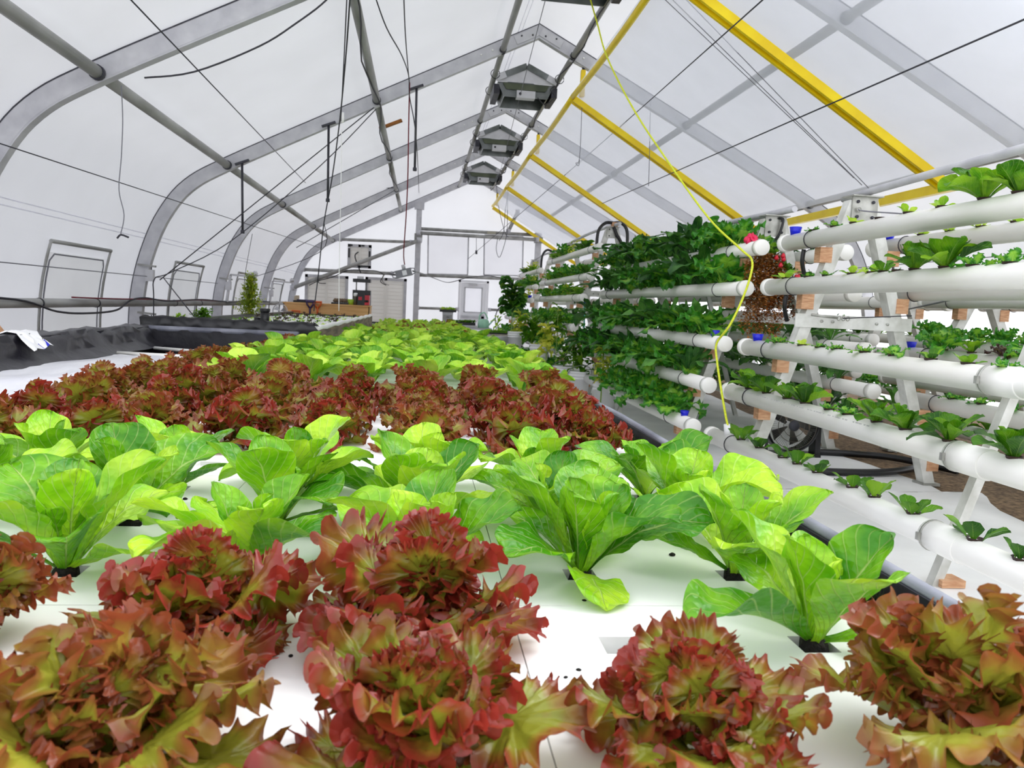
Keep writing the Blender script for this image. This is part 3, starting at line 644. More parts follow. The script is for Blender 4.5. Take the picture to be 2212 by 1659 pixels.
# fabric panels of the end wall
for i, (x0, x1, y0, y1) in enumerate([(925, 1012, 505, 592), (1046, 1130, 508, 594)]):
    w = bpy.data.objects.new('window_%d' % (5+i), None); col.objects.link(w); w['kind'] = 'structure'
    A = E(x0, y0); B = E(x1, y0+4); C = E(x1-2, y1+2); D = E(x0-1, y1)
    for a, c in ((A, B), (B, C), (C, D), (D, A)): MB().bar(a+Vector((0, -0.03, 0)), c+Vector((0, -0.03, 0)), 0.045, 0.04, up=(0, 1, 0)).build('frame_bar', m_steel).parent = w
    MB().add([q+Vector((0, -0.01, 0)) for q in (A, B, C, D)], [(0, 1, 2, 3)]).build('panel', m_panel).parent = w
def louver(x0, y0, x1, y1, zbot, nsl, lab, split=True):
    A = E(x0, y0); B = E(x1, y0+5); zb = zbot; t = thing('louver_shutter', lab, 'louver', ((A.x+B.x)/2, YE-0.05, zb), 'end wall louvers')
    zt = A.z; w = 0.09
    MB().box((A.x, YE-0.10, zb), (A.x+w, YE-0.0, zt)).build('frame', m_steel, t); MB().box((B.x-w, YE-0.10, zb), (B.x, YE-0.0, zt)).build('frame', m_steel, t)
    MB().box((A.x, YE-0.10, zt-w), (B.x, YE-0.0, zt)).build('frame', m_steel, t); MB().box((A.x, YE-0.10, zb), (B.x, YE-0.0, zb+w)).build('frame', m_steel, t)
    mid = (A.x+B.x)/2
    if split: MB().box((mid-0.04, YE-0.10, zb), (mid+0.04, YE, zt)).build('mullion', m_louver, t)
    for half in ((A.x+w, mid-0.04), (mid+0.04, B.x-w)):
        h = (zt-zb-2*w)/nsl
        for k in range(nsl):
            z = zb+w+h*k
            MB().add([(half[0], YE-0.085, z), (half[1], YE-0.085, z), (half[1], YE-0.03, z+h*0.98), (half[0], YE-0.03, z+h*0.98), (half[0], YE-0.07, z-0.005), (half[1], YE-0.07, z-0.005), (half[1], YE-0.015, z+h*0.975), (half[0], YE-0.015, z+h*0.975)], [(0, 1, 2, 3), (7, 6, 5, 4), (0, 4, 5, 1), (2, 6, 7, 3)]).build('slat', m_louver, t)
    return t
louver(660, 592, 753, 655, 0.02, 14, 'wide pale louver shutter behind the plywood bench')
louver(790, 598, 879, 680, 0.02, 15, 'wide pale louver shutter between the bench and the middle post')
t = louver(752, 527, 803, 578, E(752, 578).z, 5, 'small square louvered fan high on the end wall')
A = E(752, 527); B = E(803, 578)
MB().path(smooth_path([(A.x+0.35, YE-0.14, A.z-0.25), (A.x+0.25, YE-0.15, A.z-0.35), (A.x+0.28, YE-0.15, B.z+0.2), (A.x+0.45, YE-0.15, B.z-0.2)]), 0.02, 6).build('motor_cord', m_wire, t)
for k, (fx, fz, w, h) in enumerate([(0.12, -0.05, 0.12, 0.05), (0.62, -0.05, 0.1, 0.05), (0.06, -0.4, 0.05, 0.3), (0.9, -0.45, 0.05, 0.25), (0.7, -0.97, 0.25, 0.05)]):
    hh = A.z-B.z; ww = B.x-A.x; MB().box((A.x+fx*ww-w/2, YE-0.12, A.z+fz*hh-h/2), (A.x+fx*ww+w/2, YE-0.095, A.z+fz*hh+h/2)).build('bracket', m_black, t)
wire([E(668, 616, -0.3), E(690, 606, -0.4), E(720, 598, -0.35), E(752, 584, -0.3), E(790, 584, -0.3), E(815, 586, -0.3), E(828, 594, -0.3), E(822, 608, -0.3), E(834, 616, -0.2)], 0.014, m_black, 'black cord along the tube above the wide louvers', 'louver_cable')
wire([E(690, 602, -0.3), E(688, 610, -0.3), E(694, 612, -0.15), E(704, 612, -0.12)], 0.014, m_black, 'short black cord hooked into the louver behind the bench', 'louver_cable')
# door
d = bpy.data.objects.new('door_1', None); col.objects.link(d); d['kind'] = 'structure'
xa, xb, zt = E(991, 606).x, E(1056, 608).x, 2.06
for q in (((xa, YE-0.08, 0), (xa+0.07, YE, zt)), ((xb-0.07, YE-0.08, 0), (xb, YE, zt)), ((xa, YE-0.08, zt-0.07), (xb, YE, zt))): MB().box(*q).build('frame', m_door).parent = d
for q in (((xa+0.08, YE-0.06, 0.02), (xa+0.22, YE-0.015, zt-0.08)), ((xb-0.22, YE-0.06, 0.02), (xb-0.08, YE-0.015, zt-0.08)), ((xa+0.22, YE-0.06, 0.02), (xb-0.22, YE-0.015, 1.0)), ((xa+0.22, YE-0.06, 1.82), (xb-0.22, YE-0.015, zt-0.08))): MB().box(*q).build('door_rail', m_door).parent = d
for q in (((xa+0.20, YE-0.075, 1.0), (xa+0.24, YE-0.055, 1.82)), ((xb-0.24, YE-0.075, 1.0), (xb-0.20, YE-0.055, 1.82)), ((xa+0.20, YE-0.075, 1.80), (xb-0.20, YE-0.055, 1.84)), ((xa+0.20, YE-0.075, 0.98), (xb-0.20, YE-0.055, 1.02))): MB().box(*q).build('pane_frame', m_lightgrey).parent = d
MB().add([(xa+0.23, YE-0.05, 1.01), (xb-0.23, YE-0.05, 1.01), (xb-0.23, YE-0.05, 1.81), (xa+0.23, YE-0.05, 1.81)], [(0, 1, 2, 3)]).build('pane', m_panel).parent = d
MB().box((xa+0.12, YE-0.16, 0.80), (xb-0.12, YE-0.10, 0.88)).build('push_bar', m_steel).parent = d
MB().box((xb-0.22, YE-0.16, 0.74), (xb-0.12, YE-0.06, 0.94)).build('bar_end', m_steel).parent = d
MB().box((xa+0.35, YE-0.14, 1.90), (xa+0.62, YE-0.06, 1.96)).build('closer', m_steel).parent = d
wire([P(1103, 600, y=25.8), P(1115, 604, y=24), P(1128, 606, y=22)], 0.014, m_black, 'black hose end near the door', 'hose')
wire([P(1122, 660, y=24), P(1100, 657, y=24), P(1085, 660, y=24), P(1074, 672, y=24), P(1070, 690, y=24), P(1072, 712, y=24), P(1074, 745, y=24)], 0.016, m_black, 'black hose loop standing beside the door', 'hose')

# ------------------------------------------------------------------ lettuce pond
ZR = 0.665; CS = 0.342; RS = 0.34; CX0 = 0.013; RY0 = 0.87
XR = 1.0
pond = thing('lettuce_pond', 'long low black lined pond holding the white lettuce rafts', 'pond', (-0.8, 9, 0))
MB().box((XR+0.03, -0.5, 0), (XR+0.085, 19.2, ZR+0.012)).build('side_wall', m_liner, pond)
MB().path([(XR+0.055, -0.5+i*0.4, ZR+0.014+0.004*math.sin(i*1.3)) for i in range(50)], 0.017, 8).build('grey_lip', m_linergrey, pond)
MB().box((-2.78, -0.5, 0), (-2.66, 8.0, 0.86)).build('side_wall', m_liner, pond)
V = []; Fc = []
for j in range(70):
    y = -0.5+j*8.55/69
    for i, (dx, dz) in enumerate([(-0.14, 0.62), (-0.145, 0.86), (-0.07, 0.885), (0.0, 0.875), (0.03, 0.82), (0.05, 0.74), (0.16, ZR+0.012)]):
        w = 0.012*math.sin(j*2.9+i)+0.018*math.sin(j*0.83+i*1.9)
        V.append((-2.66+dx+(w if i > 2 else 0), y+0.03*math.sin(i*3+j), dz+(w*0.6 if i in (2, 3) else 0)))
for j in range(69):
    for i in range(6): Fc.append((j*7+i, j*7+i+1, j*7+8+i, j*7+7+i))
link('folded_liner', make_mesh('folded_liner', [(v[0]+0.8, v[1]-9, v[2]) for v in V], Fc, m_liner), pond)
MB().box((-2.78, 7.98, 0), (-1.15, 8.1, 0.84)).build('cross_wall', m_liner, pond)
MB().path([(-2.72+i*0.1, 8.0+0.01*math.sin(i*2), 0.845) for i in range(16)], 0.03, 6).build('cross_lip', m_linergrey, pond)
MB().box((-1.2, 8.0, 0), (-1.1, 19.2, ZR+0.02)).build('side_wall', m_liner, pond)
MB().box((-1.2, 19.1, 0), (XR+0.08, 19.25, ZR+0.05)).build('end_wall', m_liner, pond)
MB().box((-2.67, -0.5, 0.05), (XR+0.04, 19.1, ZR-0.045)).build('water', m_water, pond)
# algae fringe in the gap between rafts and wall
b = MB()
for i in range(900):
    y = 0.9+random.random()*3.2; x = XR+0.0+random.random()*0.03; h = 0.01+random.random()*0.03; a = random.random()*6.3
    z = ZR-0.045
    b.add([(x-0.002, y, z), (x+0.002, y, z), (x+0.01*math.cos(a), y+0.01*math.sin(a), z+h)], [(0, 1, 2)])
b.build('algae_fringe', mat('algae', srgb(50, 66, 20), 0.8, 0, srgb(24, 34, 10), 30), pond, kind='stuff')

# white sheet over the empty strip of the pond
V = []; Fc = []; nx, ny = 26, 60
for j in range(ny+1):
    for i in range(nx+1):
        x = -2.53+i*(1.0)/nx; y = 0.6+j*6.1/ny
        V.append((x, y, ZR+0.012+0.010*math.sin(4.1*x+2.2*y+1.3*math.sin(3*y))+0.007*math.sin(13*x-3*y)+0.006*math.sin(7*y+5*x)+(0.015*math.sin(y*2.1)*max(0, (0.12-abs(x+2.45))/0.12))))
for j in range(ny):
    for i in range(nx): Fc.append((j*(nx+1)+i, j*(nx+1)+i+1, (j+1)*(nx+1)+i+1, (j+1)*(nx+1)+i))
o = link('wrinkled_sheet', make_mesh('wrinkled_sheet', V, Fc, m_sheet)); tag(o, 'wrinkled white plastic sheet over the empty strip beside the red lettuce', 'plastic sheet')
t = thing('sheet_frame', 'thin white pipe frame at the far end of the wrinkled sheet', 'frame', (-2.1, 7.2, ZR))
for a, c in (((-2.5, 6.75, ZR+0.02), (-1.75, 6.6, ZR+0.02)), ((-2.45, 7.5, ZR+0.02), (-1.7, 7.1, ZR+0.02)), ((-1.75, 6.6, ZR+0.02), (-1.7, 7.1, ZR+0.02))): MB().tube(a, c, 0.016, 8).build('pipe', m_pvc, t)

# raft boards with square planting holes (2 by 3 cells)
def raft_mesh():
    b = MB(); hs = 0.033; gap = 0.0012; zt, zb = 0.0, -0.04; bev = 0.003
    W, H = 2*CS, 3*RS
    xs = [gap]; ys = [gap]
    for i in range(2): xs += [(i+0.5)*CS-hs, (i+0.5)*CS+hs]
    for j in range(3): ys += [(j+0.5)*RS-hs, (j+0.5)*RS+hs]
    xs.append(W-gap); ys.append(H-gap); V = [(x, y, zt) for y in ys for x in xs]; n = len(xs); Fc = []
    for j in range(len(ys)-1):
        for i in range(n-1):
            if i % 2 == 1 and j % 2 == 1:
                a = [(xs[i], ys[j]), (xs[i+1], ys[j]), (xs[i+1], ys[j+1]), (xs[i], ys[j+1])]
                b.add([(p[0], p[1], zt) for p in a]+[(p[0], p[1], zb) for p in a], [(k, 4+k, 4+(k+1) % 4, (k+1) % 4) for k in range(4)])
            else: Fc.append((j*n+i, j*n+i+1, (j+1)*n+i+1, (j+1)*n+i))
    b.add(V, Fc)
    a = [(gap, gap), (W-gap, gap), (W-gap, H-gap), (gap, H-gap)]
    b.add([(p[0], p[1], zt) for p in a]+[(p[0], p[1], zb) for p in a], [((k+1) % 4, 4+(k+1) % 4, 4+k, k) for k in range(4)])
    return b.mesh('raft_board', m_raft)
rm = raft_mesh()
cols_x = [CX0+CS*(k-0.5) for k in (-5, -3, -1, 1)]
ci = 0
for j in range(18):
    y = RY0-RS*1.5-RS*0+3*RS*j-0.0
    for i, x in enumerate(cols_x):
        if y > 7.3 and i == 0: continue
        o = link('raft_board', rm); o.location = (x, y, ZR)
        tag(o, 'white foam raft board, %s board back in the %s strip from the aisle' % (ORDN[j+1], ORDN[4-i]), 'raft board', 'white raft boards')

# seedling bed at the back, higher than the pond
bed = thing('seedling_bed', 'raised black lined bed of seedlings behind the empty pond corner', 'bed', (-2.0, 12.5, 0))
MB().box((-2.78, 8.2, 0.3), (-1.12, 8.27, 0.95)).build('front_wall', m_black, bed)
MB().box((-1.14, 8.2, 0.3), (-1.06, 17.2, 0.89)).build('side_wall', mat('weathered_side', srgb(150, 132, 112), 0.8, 0, srgb(96, 84, 72), 5, stretch=(1, 0.5, 4)), bed)
MB().box((-2.82, 8.2, 0.3), (-2.74, 17.2, 0.91)).build('side_wall', m_black, bed)
MB().box((-2.82, 17.15, 0.3), (-1.06, 17.25, 0.875)).build('end_wall', m_black, bed)
V = []; Fc = []
for j in range(34):
    x = -2.8+j*1.72/33
    for i, (dy, dz) in enumerate([(0.07, 0.93), (0.0, 0.965), (-0.03, 0.94), (-0.035, 0.88), (-0.03, 0.80)]):
        V.append((x+0.03*math.sin(i*2+j), 8.2+dy+(0.014*math.sin(j*2.2+i) if i > 1 else 0), dz+0.008*math.sin(j*1.7+i)))
for j in range(33):
    for i in range(4): Fc.append((j*5+i, j*5+5+i, j*5+6+i, j*5+1+i))
link('liner_fold', make_mesh('liner_fold', [(v[0]+2.0, v[1]-12.5, v[2]) for v in V], Fc, m_black), bed)
MB().path([(-1.09, 8.25+i*0.4, 0.895+0.008*math.sin(i*2.1)) for i in range(23)], 0.035, 6).build('white_lip', m_raft, bed)
MB().box((-2.74, 8.27, 0.5), (-1.14, 17.15, 0.85)).build('raft', m_raft, bed)
t = thing('standpipe', 'short black standpipe at the front of the seedling bed', 'pipe', (-1.75, 9.0, 0.9))
MB().tube((-1.75, 9.0, 0.84), (-1.75, 9.0, 1.06), 0.05, 14).build('pipe', m_black, t); MB().tube((-1.75, 9.0, 1.04), (-1.75, 9.0, 1.075), 0.058, 14).build('rim', m_black, t); MB().tube((-1.62, 9.0, 0.84), (-1.62, 9.0, 0.95), 0.04, 12).build('stub', m_black, t)
MB().tube((-1.84, 9.05, 0.84), (-1.84, 9.05, 0.97), 0.04, 12).build('stub', m_black, t)
t = thing('net_pot', 'small black net pot on the seedling bed beside the standpipe', 'pot', (-1.45, 8.9, 0.85)); MB().lathe([(0, 0), (0.035, 0), (0.045, 0.04), (0.05, 0.045), (0.04, 0.045), (0.03, 0.01)], (-1.45, 8.9, 0.85), 14).build('body', m_black, t)

# plywood bench with tools
bx0, bx1, yb = P(612, 655, y=18.6).x, P(798, 662, y=18.6).x, 18.6
zt = 1.10
t = thing('plywood_bench', 'plywood box bench with tools on top before the end wall', 'bench', ((bx0+bx1)/2, yb+0.4, 0))
MB().box((bx0, yb, 0.35), (bx1, yb+0.02, zt-0.02)).build('front_panel', m_ply, t)
MB().box((bx0, yb, 0.0), (bx0+0.02, yb+0.8, zt-0.02)).build('side_panel', m_ply, t); MB().box((bx1-0.02, yb, 0.0), (bx1, yb+0.8, zt-0.02)).build('side_panel', m_ply, t)
MB().box((bx0-0.01, yb-0.02, zt-0.03), (bx1+0.01, yb+0.82, zt)).build('top', m_ply, t)
MB().box((bx0, yb+0.02, 0.0), (bx1, yb+0.04, 0.5)).build('base_panel', m_ply, t)
def on_bench(px): return bx0+(bx1-bx0)*(px-612)/(798-612)
zb = zt+0.003
def tool(px, m, lab, nm='spade_handle', h=0.30):
    x = on_bench(px); y = yb-0.05; t = thing(nm, lab, 'tool', (x, y, zt-h))
    MB().tube((x, y, zt-h-0.02), (x, y, zt-0.10), 0.022, 8).build('shaft', m, t)
    MB().path([(x, y, zt-0.13), (x-0.07, y, zt-0.03), (x-0.085, y, zt+0.03)], 0.02, 8).path([(x, y, zt-0.13), (x+0.07, y, zt-0.03), (x+0.085, y, zt+0.03)], 0.02, 8).build('fork', m, t)
    MB().tube((x-0.10, y, zt+0.03), (x+0.10, y, zt+0.03), 0.024, 8).build('grip', m, t)
tool(670, m_purple, 'purple D grip tool handle standing against the plywood bench'); tool(686, m_orange, 'red orange D grip tool handle standing against the plywood bench', h=0.26)
x = on_bench(640); t = thing('orange_grip', 'small orange grip low on the plywood bench front', 'tool', (x, yb-0.05, 0.8)); MB().path([(x-0.09, yb-0.04, 0.78), (x-0.09, yb-0.04, 0.9), (x+0.09, yb-0.04, 0.9), (x+0.06, yb-0.04, 0.78)], 0.02, 8).build('grip', m_orange, t); MB().tube((x-0.09, yb-0.04, 0.8), (x+0.08, yb-0.04, 0.8), 0.018, 8).build('shaft', m_orange, t)
one('cardboard_box', mat('cardboard', srgb(206, 190, 166), 0.8), MB().box((on_bench(632), yb+0.2, zb), (on_bench(641), yb+0.35, zb+0.14)).box((on_bench(634), yb+0.22, zb+0.14), (on_bench(641), yb+0.34, zb+0.16)), 'small pale box on the end of the plywood bench', 'box')
t = thing('dark_tray', 'dark flat seed tray lying on the plywood bench', 'tray', (on_bench(655), yb+0.3, zb)); MB().box((on_bench(632), yb+0.06, zb), (on_bench(682), yb+0.3, zb+0.045)).build('tray', m_black, t); MB().box((on_bench(640), yb+0.05, zb+0.045), (on_bench(676), yb+0.28, zb+0.07)).build('tray_edge', m_purple, t)
t = thing('dark_tray', 'dark flat tray with brown clods on the plywood bench', 'tray', (on_bench(735), yb+0.3, zb)); MB().box((on_bench(714), yb+0.06, zb), (on_bench(751), yb+0.3, zb+0.04)).build('tray', m_black, t)
for q in range(6): MB().lathe([(0, 0.0), (0.05, 0.01), (0.06, 0.04), (0.03, 0.09), (0, 0.1)], (on_bench(722+5*q), yb+0.15+0.03*(q % 2), zb+0.04), 8).build('clod', mat('clod%d' % q, srgb(120, 100, 80), 0.9), t)
t = thing('red_toolbox', 'red and black radio box on the plywood bench', 'radio', (on_bench(785), yb+0.2, zb))
MB().box((on_bench(771), yb+0.06, zb), (on_bench(787), yb+0.3, zb+0.26)).build('body', m_black, t); MB().box((on_bench(787), yb+0.055, zb+0.01), (on_bench(797), yb+0.3, zb+0.24)).build('red_side', m_red, t)
MB().box((on_bench(773), yb+0.05, zb+0.12), (on_bench(781), yb+0.06, zb+0.2)).build('red_badge', m_red, t)
for q in (789, 793): MB().lathe([(0, -0.01), (0.03, -0.01), (0.03, 0.01)], (on_bench(q), yb+0.05, zb+0.1), 10, 'y').build('knob', m_black, t)
t = thing('tray_stack', 'black trays stacked on posts behind the red radio', 'tray stack', (on_bench(778), yb+0.5, zb))
MB().box((on_bench(757), yb+0.42, zb), (on_bench(797), yb+0.7, zb+0.36)).build('lower_tray', m_black, t); MB().box((on_bench(757), yb+0.4, zb+0.55), (on_bench(796), yb+0.72, zb+0.63)).build('upper_tray', m_black, t)
for q in (764, 786): MB().tube((on_bench(q), yb+0.55, zb+0.36), (on_bench(q), yb+0.55, zb+0.55), 0.015, 8).build('post', m_tube, t)
MB().box((on_bench(766), yb+0.45, zb+0.63), (on_bench(780), yb+0.6, zb+0.69)).build('lid', m_lightgrey, t)
t = thing('green_pot', 'small lime pot on the plywood bench', 'pot', (on_bench(756), yb+0.15, zb)); MB().lathe([(0, 0), (0.06, 0), (0.08, 0.13), (0.06, 0.13), (0.05, 0.02)], (on_bench(756), yb+0.15, zb), 12).build('body', mat('lime_pot', srgb(170, 210, 60), 0.5), t)
t = thing('spray_bottle', 'white capped bottle between the lime pot and the radio', 'bottle', (on_bench(766), yb+0.15, zb)); MB().lathe([(0, 0), (0.05, 0), (0.05, 0.16), (0.03, 0.2)], (on_bench(766), yb+0.15, zb), 12).build('body', mat('bottle_dark', srgb(90, 84, 70), 0.4), t); MB().lathe([(0.032, 0.2), (0.05, 0.22), (0.045, 0.28), (0, 0.29)], (on_bench(766), yb+0.15, zb), 12).build('cap', m_raft, t)
t = thing('clear_fan', 'pale round fan behind the seedling bed beside the bench', 'fan', P(604, 675, y=18)); c = P(605, 672, y=18)
MB().path([c+Vector((0.16*math.cos(a), 0, 0.16*math.sin(a))) for a in np.linspace(0, 6.28, 25)[:-1]], 0.012, 6, closed=True).build('ring', m_lightgrey, t)
for k in range(3):
    a = k*2.09; MB().add([c, c+Vector((0.14*math.cos(a), 0.03, 0.14*math.sin(a))), c+Vector((0.14*math.cos(a+0.8), -0.03, 0.14*math.sin(a+0.8)))], [(0, 1, 2)]).build('blade', m_lightgrey, t)
MB().tube((c.x, c.y, 0.0), (c.x, c.y, c.z-0.14), 0.02, 8).build('stand', m_lightgrey, t)

# odds at the far aisle
def on(px, py, y, z=None): return P(px, py, y=y)
q = P(967, 690, y=22.5); t = thing('drawer_tower', 'clear plastic drawer tower before the end wall door', 'drawers', (q.x, q.y, 0))
MB().box((q.x-0.15, q.y+0.02, 0), (q.x+0.15, q.y+0.3, 0.98)).build('case', m_clear, t)
for k in range(5):
    f = MB().box((q.x-0.135, q.y, 0.06+k*0.18), (q.x+0.135, q.y+0.02, 0.21+k*0.18)).build('drawer', m_glass, t); MB().box((q.x-0.04, q.y-0.012, 0.13+k*0.18), (q.x+0.04, q.y, 0.15+k*0.18)).build('handle', m_grey, f)
MB().box((q.x-0.16, q.y-0.01, 0.98), (q.x+0.16, q.y+0.31, 1.0)).build('top', m_lightgrey, t)
t = thing('succulent_tray', 'black tray of pale seedlings on the drawer tower', 'tray', (q.x, q.y+0.1, 1.0)); MB().box((q.x-0.24, q.y-0.05, 1.003), (q.x+0.24, q.y+0.28, 1.07)).build('tray', m_black, t)
TRAY1 = (q.x, q.y+0.1, 1.07)
q = P(1000, 700, y=20.6); t = thing('seed_tray', 'black tray of green sprouts on the far table', 'tray', (q.x, q.y, 0.8)); MB().box((q.x-0.38, q.y-0.2, q.z-0.02), (q.x+0.32, q.y+0.25, q.z+0.05)).build('tray', m_black, t)
MB().box((q.x-0.42, q.y-0.35, q.z-0.07), (q.x+0.36, q.y-0.18, q.z-0.02)).build('front_tray', m_lightgrey, t)
TRAY2 = (q.x-0.03, q.y, q.z+0.05)
tb = thing('far_table', 'grey table under the far sprout trays', 'table', (q.x, q.y, 0)); MB().box((q.x-0.5, q.y-0.4, q.z-0.12), (q.x+0.75, q.y+0.5, q.z-0.075)).build('table_top', m_lightgrey, tb)
for sx in (-0.45, 0.7):
    for sy in (-0.35, 0.45): MB().box((q.x+sx-0.02, q.y+sy-0.02, 0), (q.x+sx+0.02, q.y+sy+0.02, q.z-0.12)).build('leg', m_tube, tb)
zt2 = q.z-0.072
q = P(1043, 728, y=20.4); q.z = zt2; t = thing('watering_can', 'mint green watering can on the far table', 'watering can', q)
MB().lathe([(0, 0), (0.15, 0), (0.15, 0.16), (0.12, 0.22), (0.10, 0.23), (0.12, 0.21)], q, 18).build('body', m_mint, t)
MB().path(smooth_path([q+Vector((-0.12, 0, 0.18)), q+Vector((-0.10, 0, 0.34)), q+Vector((0.02, 0, 0.40)), q+Vector((0.11, 0, 0.24))]), 0.018, 8).build('handle', m_mint, t)
MB().path([q+Vector((0.13, 0, 0.06)), q+Vector((0.24, 0, 0.2)), q+Vector((0.30, 0, 0.27))], 0.02, 8).build('spout', m_mint, t)
# wheelbarrow with a seed flat
q = P(1066, 752, y=17.2); q.z = 0.52
t = thing('wheelbarrow', 'grey metal wheelbarrow parked beside the lettuce with trays on it', 'wheelbarrow', (q.x, q.y, 0))
V = []; Fc = []
for i, (rx, ry, z) in enumerate([(0.20, 0.28, 0.30), (0.33, 0.42, 0.50), (0.36, 0.46, 0.585), (0.375, 0.475, 0.585), (0.35, 0.45, 0.50), (0.22, 0.3, 0.285)]):
    for k in range(20):
        a = 2*math.pi*k/20; f = (abs(math.cos(a))**4+abs(math.sin(a))**4)**-0.25
        V.append((q.x+rx*f*math.cos(a), q.y+ry*f*math.sin(a), z))
for i in range(5):
    for k in range(20): Fc.append((i*20+k, i*20+(k+1) % 20, (i+1)*20+(k+1) % 20, (i+1)*20+k))
Fc.append(tuple(range(20))); Fc.append(tuple(reversed(range(100, 120))))
MB().add(V, Fc, True).build('tub', m_lightgrey, t)
for s in (-1, 1):
    MB().path(smooth_path([(q.x-0.5, q.y+s*0.28, 0.60), (q.x-0.2, q.y+s*0.28, 0.33), (q.x+0.3, q.y+s*0.15, 0.26), (q.x+0.55, q.y+s*0.06, 0.2)]), 0.02, 8).build('handle_bar', m_black, t)
    MB().path([(q.x-0.15, q.y+s*0.28, 0.32), (q.x-0.2, q.y+s*0.28, 0.02)], 0.018, 8).build('leg', m_black, t)
MB().lathe([(0.06, -0.04), (0.17, -0.045), (0.2, 0), (0.17, 0.045), (0.06, 0.04)], (q.x+0.55, q.y, 0.2), 18, 'y').build('wheel', m_black, t)
b0 = thing('wood_plank', 'weathered plank laid across the wheelbarrow', 'plank', (q.x, q.y, 0.59)); MB().box((q.x-0.36, q.y-0.30, 0.588), (q.x+0.42, q.y+0.1, 0.618)).build('plank', mat('weathered_plank', srgb(198, 190, 176), 0.8, 0, srgb(150, 142, 128), 9), b0)
b0 = thing('microgreen_flat', 'flat of short dense microgreens on the wheelbarrow plank', 'tray', (q.x, q.y-0.1, 0.62)); MB().box((q.x-0.16, q.y-0.22, 0.62), (q.x+0.33, q.y+0.02, 0.648)).build('tray', m_black, b0)
b = MB()
for i in range(1500):
    x = q.x-0.14+random.random()*0.44; y = q.y-0.2+random.random()*0.2; h = 0.05+random.random()*0.02; a = random.random()*6.3
    b.add([(x-0.004*math.cos(a), y-0.004*math.sin(a), 0.645), (x+0.004*math.cos(a), y+0.004*math.sin(a), 0.645), (x+random.uniform(-0.01, 0.01), y+random.uniform(-0.01, 0.01), 0.645+h)], [(0, 1, 2)])
b.build('sprouts', mat('microgreen', srgb(120, 180, 30), 0.6, 0, srgb(70, 130, 14), 30), b0, kind='stuff')

# buckets
def bucket(px, py, y, z, lab, sc=1.0, stack=1):
    q = P(px, py, y=y); t = thing('white_bucket', lab, 'bucket', (q.x, q.y, z), 'white buckets', sc=sc)
    pr = [(0, 0), (0.125, 0), (0.145, 0.26), (0.156, 0.262), (0.157, 0.275), (0.147, 0.278), (0.148, 0.30), (0.160, 0.302), (0.161, 0.315), (0.149, 0.318), (0.150, 0.345), (0.160, 0.35), (0.160, 0.37), (0.148, 0.37), (0.128, 0.02), (0, 0.02)]
    o = link('body', MB().lathe(pr, (0, 0, 0), 22).mesh('body', m_bucket), t)
    for k in range(1, stack): o2 = link('nested_rim', MB().lathe(pr[5:14], (0, 0, 0.06*k), 22).mesh('nested_rim', m_bucket), t)
    h = MB().path([(0.165*math.cos(a), 0.165*math.sin(a), 0.335-0.13*math.sin(a)) for a in np.linspace(math.pi, 2*math.pi, 14)], 0.004, 6).mesh('bail', m_greywire); link('bail', h, t)
    return t, q
BUCK = []
for args in [(1306, 868, 9.3, 0.0, 'white bucket nearest of the row below the kale rack'), (1250, 845, 10.7, 0.0, 'second white bucket of the row below the kale rack', 1.0), (1213, 830, 11.6, 0.0, 'third white bucket of the row, half hidden by red lettuce'), (1162, 800, 13.4, 0.0, 'white bucket stack with several rims beside the tall rack foot', 1.1, 4), (1133, 768, 16.6, 0.0, 'small white bucket behind the bucket stand'), (1112, 742, 14.4, 0.42, 'white bucket standing on the black wire stand', 0.95)]:
    BUCK.append(bucket(*args))
q = P(1118, 770, y=14.4); q.x = BUCK[-1][1].x; t = thing('wire_stand', 'low black wire stand under a white bucket', 'stand', (q.x, q.y, 0))
MB().box((q.x-0.2, q.y-0.17, 0.39), (q.x+0.2, q.y+0.17, 0.417)).build('top', m_lightgrey, t)
for sy in (-0.15, 0.15): MB().path(smooth_path([(q.x-0.2, q.y+sy, 0.0), (q.x-0.2, q.y+sy, 0.36), (q.x, q.y+sy, 0.38), (q.x+0.2, q.y+sy, 0.36), (q.x+0.2, q.y+sy, 0.0)]), 0.016, 8).build('hoop', m_black, t)

# floor fan under the near rack
q = P(1702, 985, z=0.0); q = Vector((3.36, 6.55, 0)); R = 0.215; zc = 0.29
t = thing('floor_fan', 'black square floor fan standing under the near pipe rack', 'fan', (q.x, q.y, 0), rz=0)
for s in (-1, 1):
    MB().bar((q.x+s*0.25, q.y, 0.02), (q.x+s*0.25, q.y+0.02, 0.34), 0.05, 0.12, up=(0, 1, 0)).build('side_arm', m_black, t)
MB().box((q.x-0.26, q.y-0.10, 0), (q.x+0.26, q.y+0.12, 0.03)).build('foot', m_black, t)
MB().lathe([(R+0.025, -0.07), (R+0.03, -0.06), (R+0.03, 0.09), (R+0.02, 0.09), (R+0.02, -0.07), (R+0.025, -0.07)], (q.x, q.y, zc), 28, 'y').build('drum', m_black, t)
g = thing('grille_tmp', None, None, (0, 0, 0)); bpy.data.objects.remove(g)
b = MB()
for rr in (0.05, 0.1, 0.15, R): b.path([(q.x+rr*math.cos(a), q.y-0.07, zc+rr*math.sin(a)) for a in np.linspace(0, 2*math.pi, 33)[:-1]], 0.003, 5, closed=True)
for k in range(72):
    a = 2*math.pi*k/72; b.tube((q.x+0.05*math.cos(a), q.y-0.07, zc+0.05*math.sin(a)), (q.x+R*math.cos(a+0.2), q.y-0.07, zc+R*math.sin(a+0.2)), 0.0016, 4, caps=False)
b.build('grille', mat('grille_wire', srgb(84, 80, 70), 0.4, 0.3), t)
MB().lathe([(0, -0.085), (0.045, -0.082), (0.05, -0.07)], (q.x, q.y, zc), 18, 'y').build('hub_cap', m_darksteel, t)
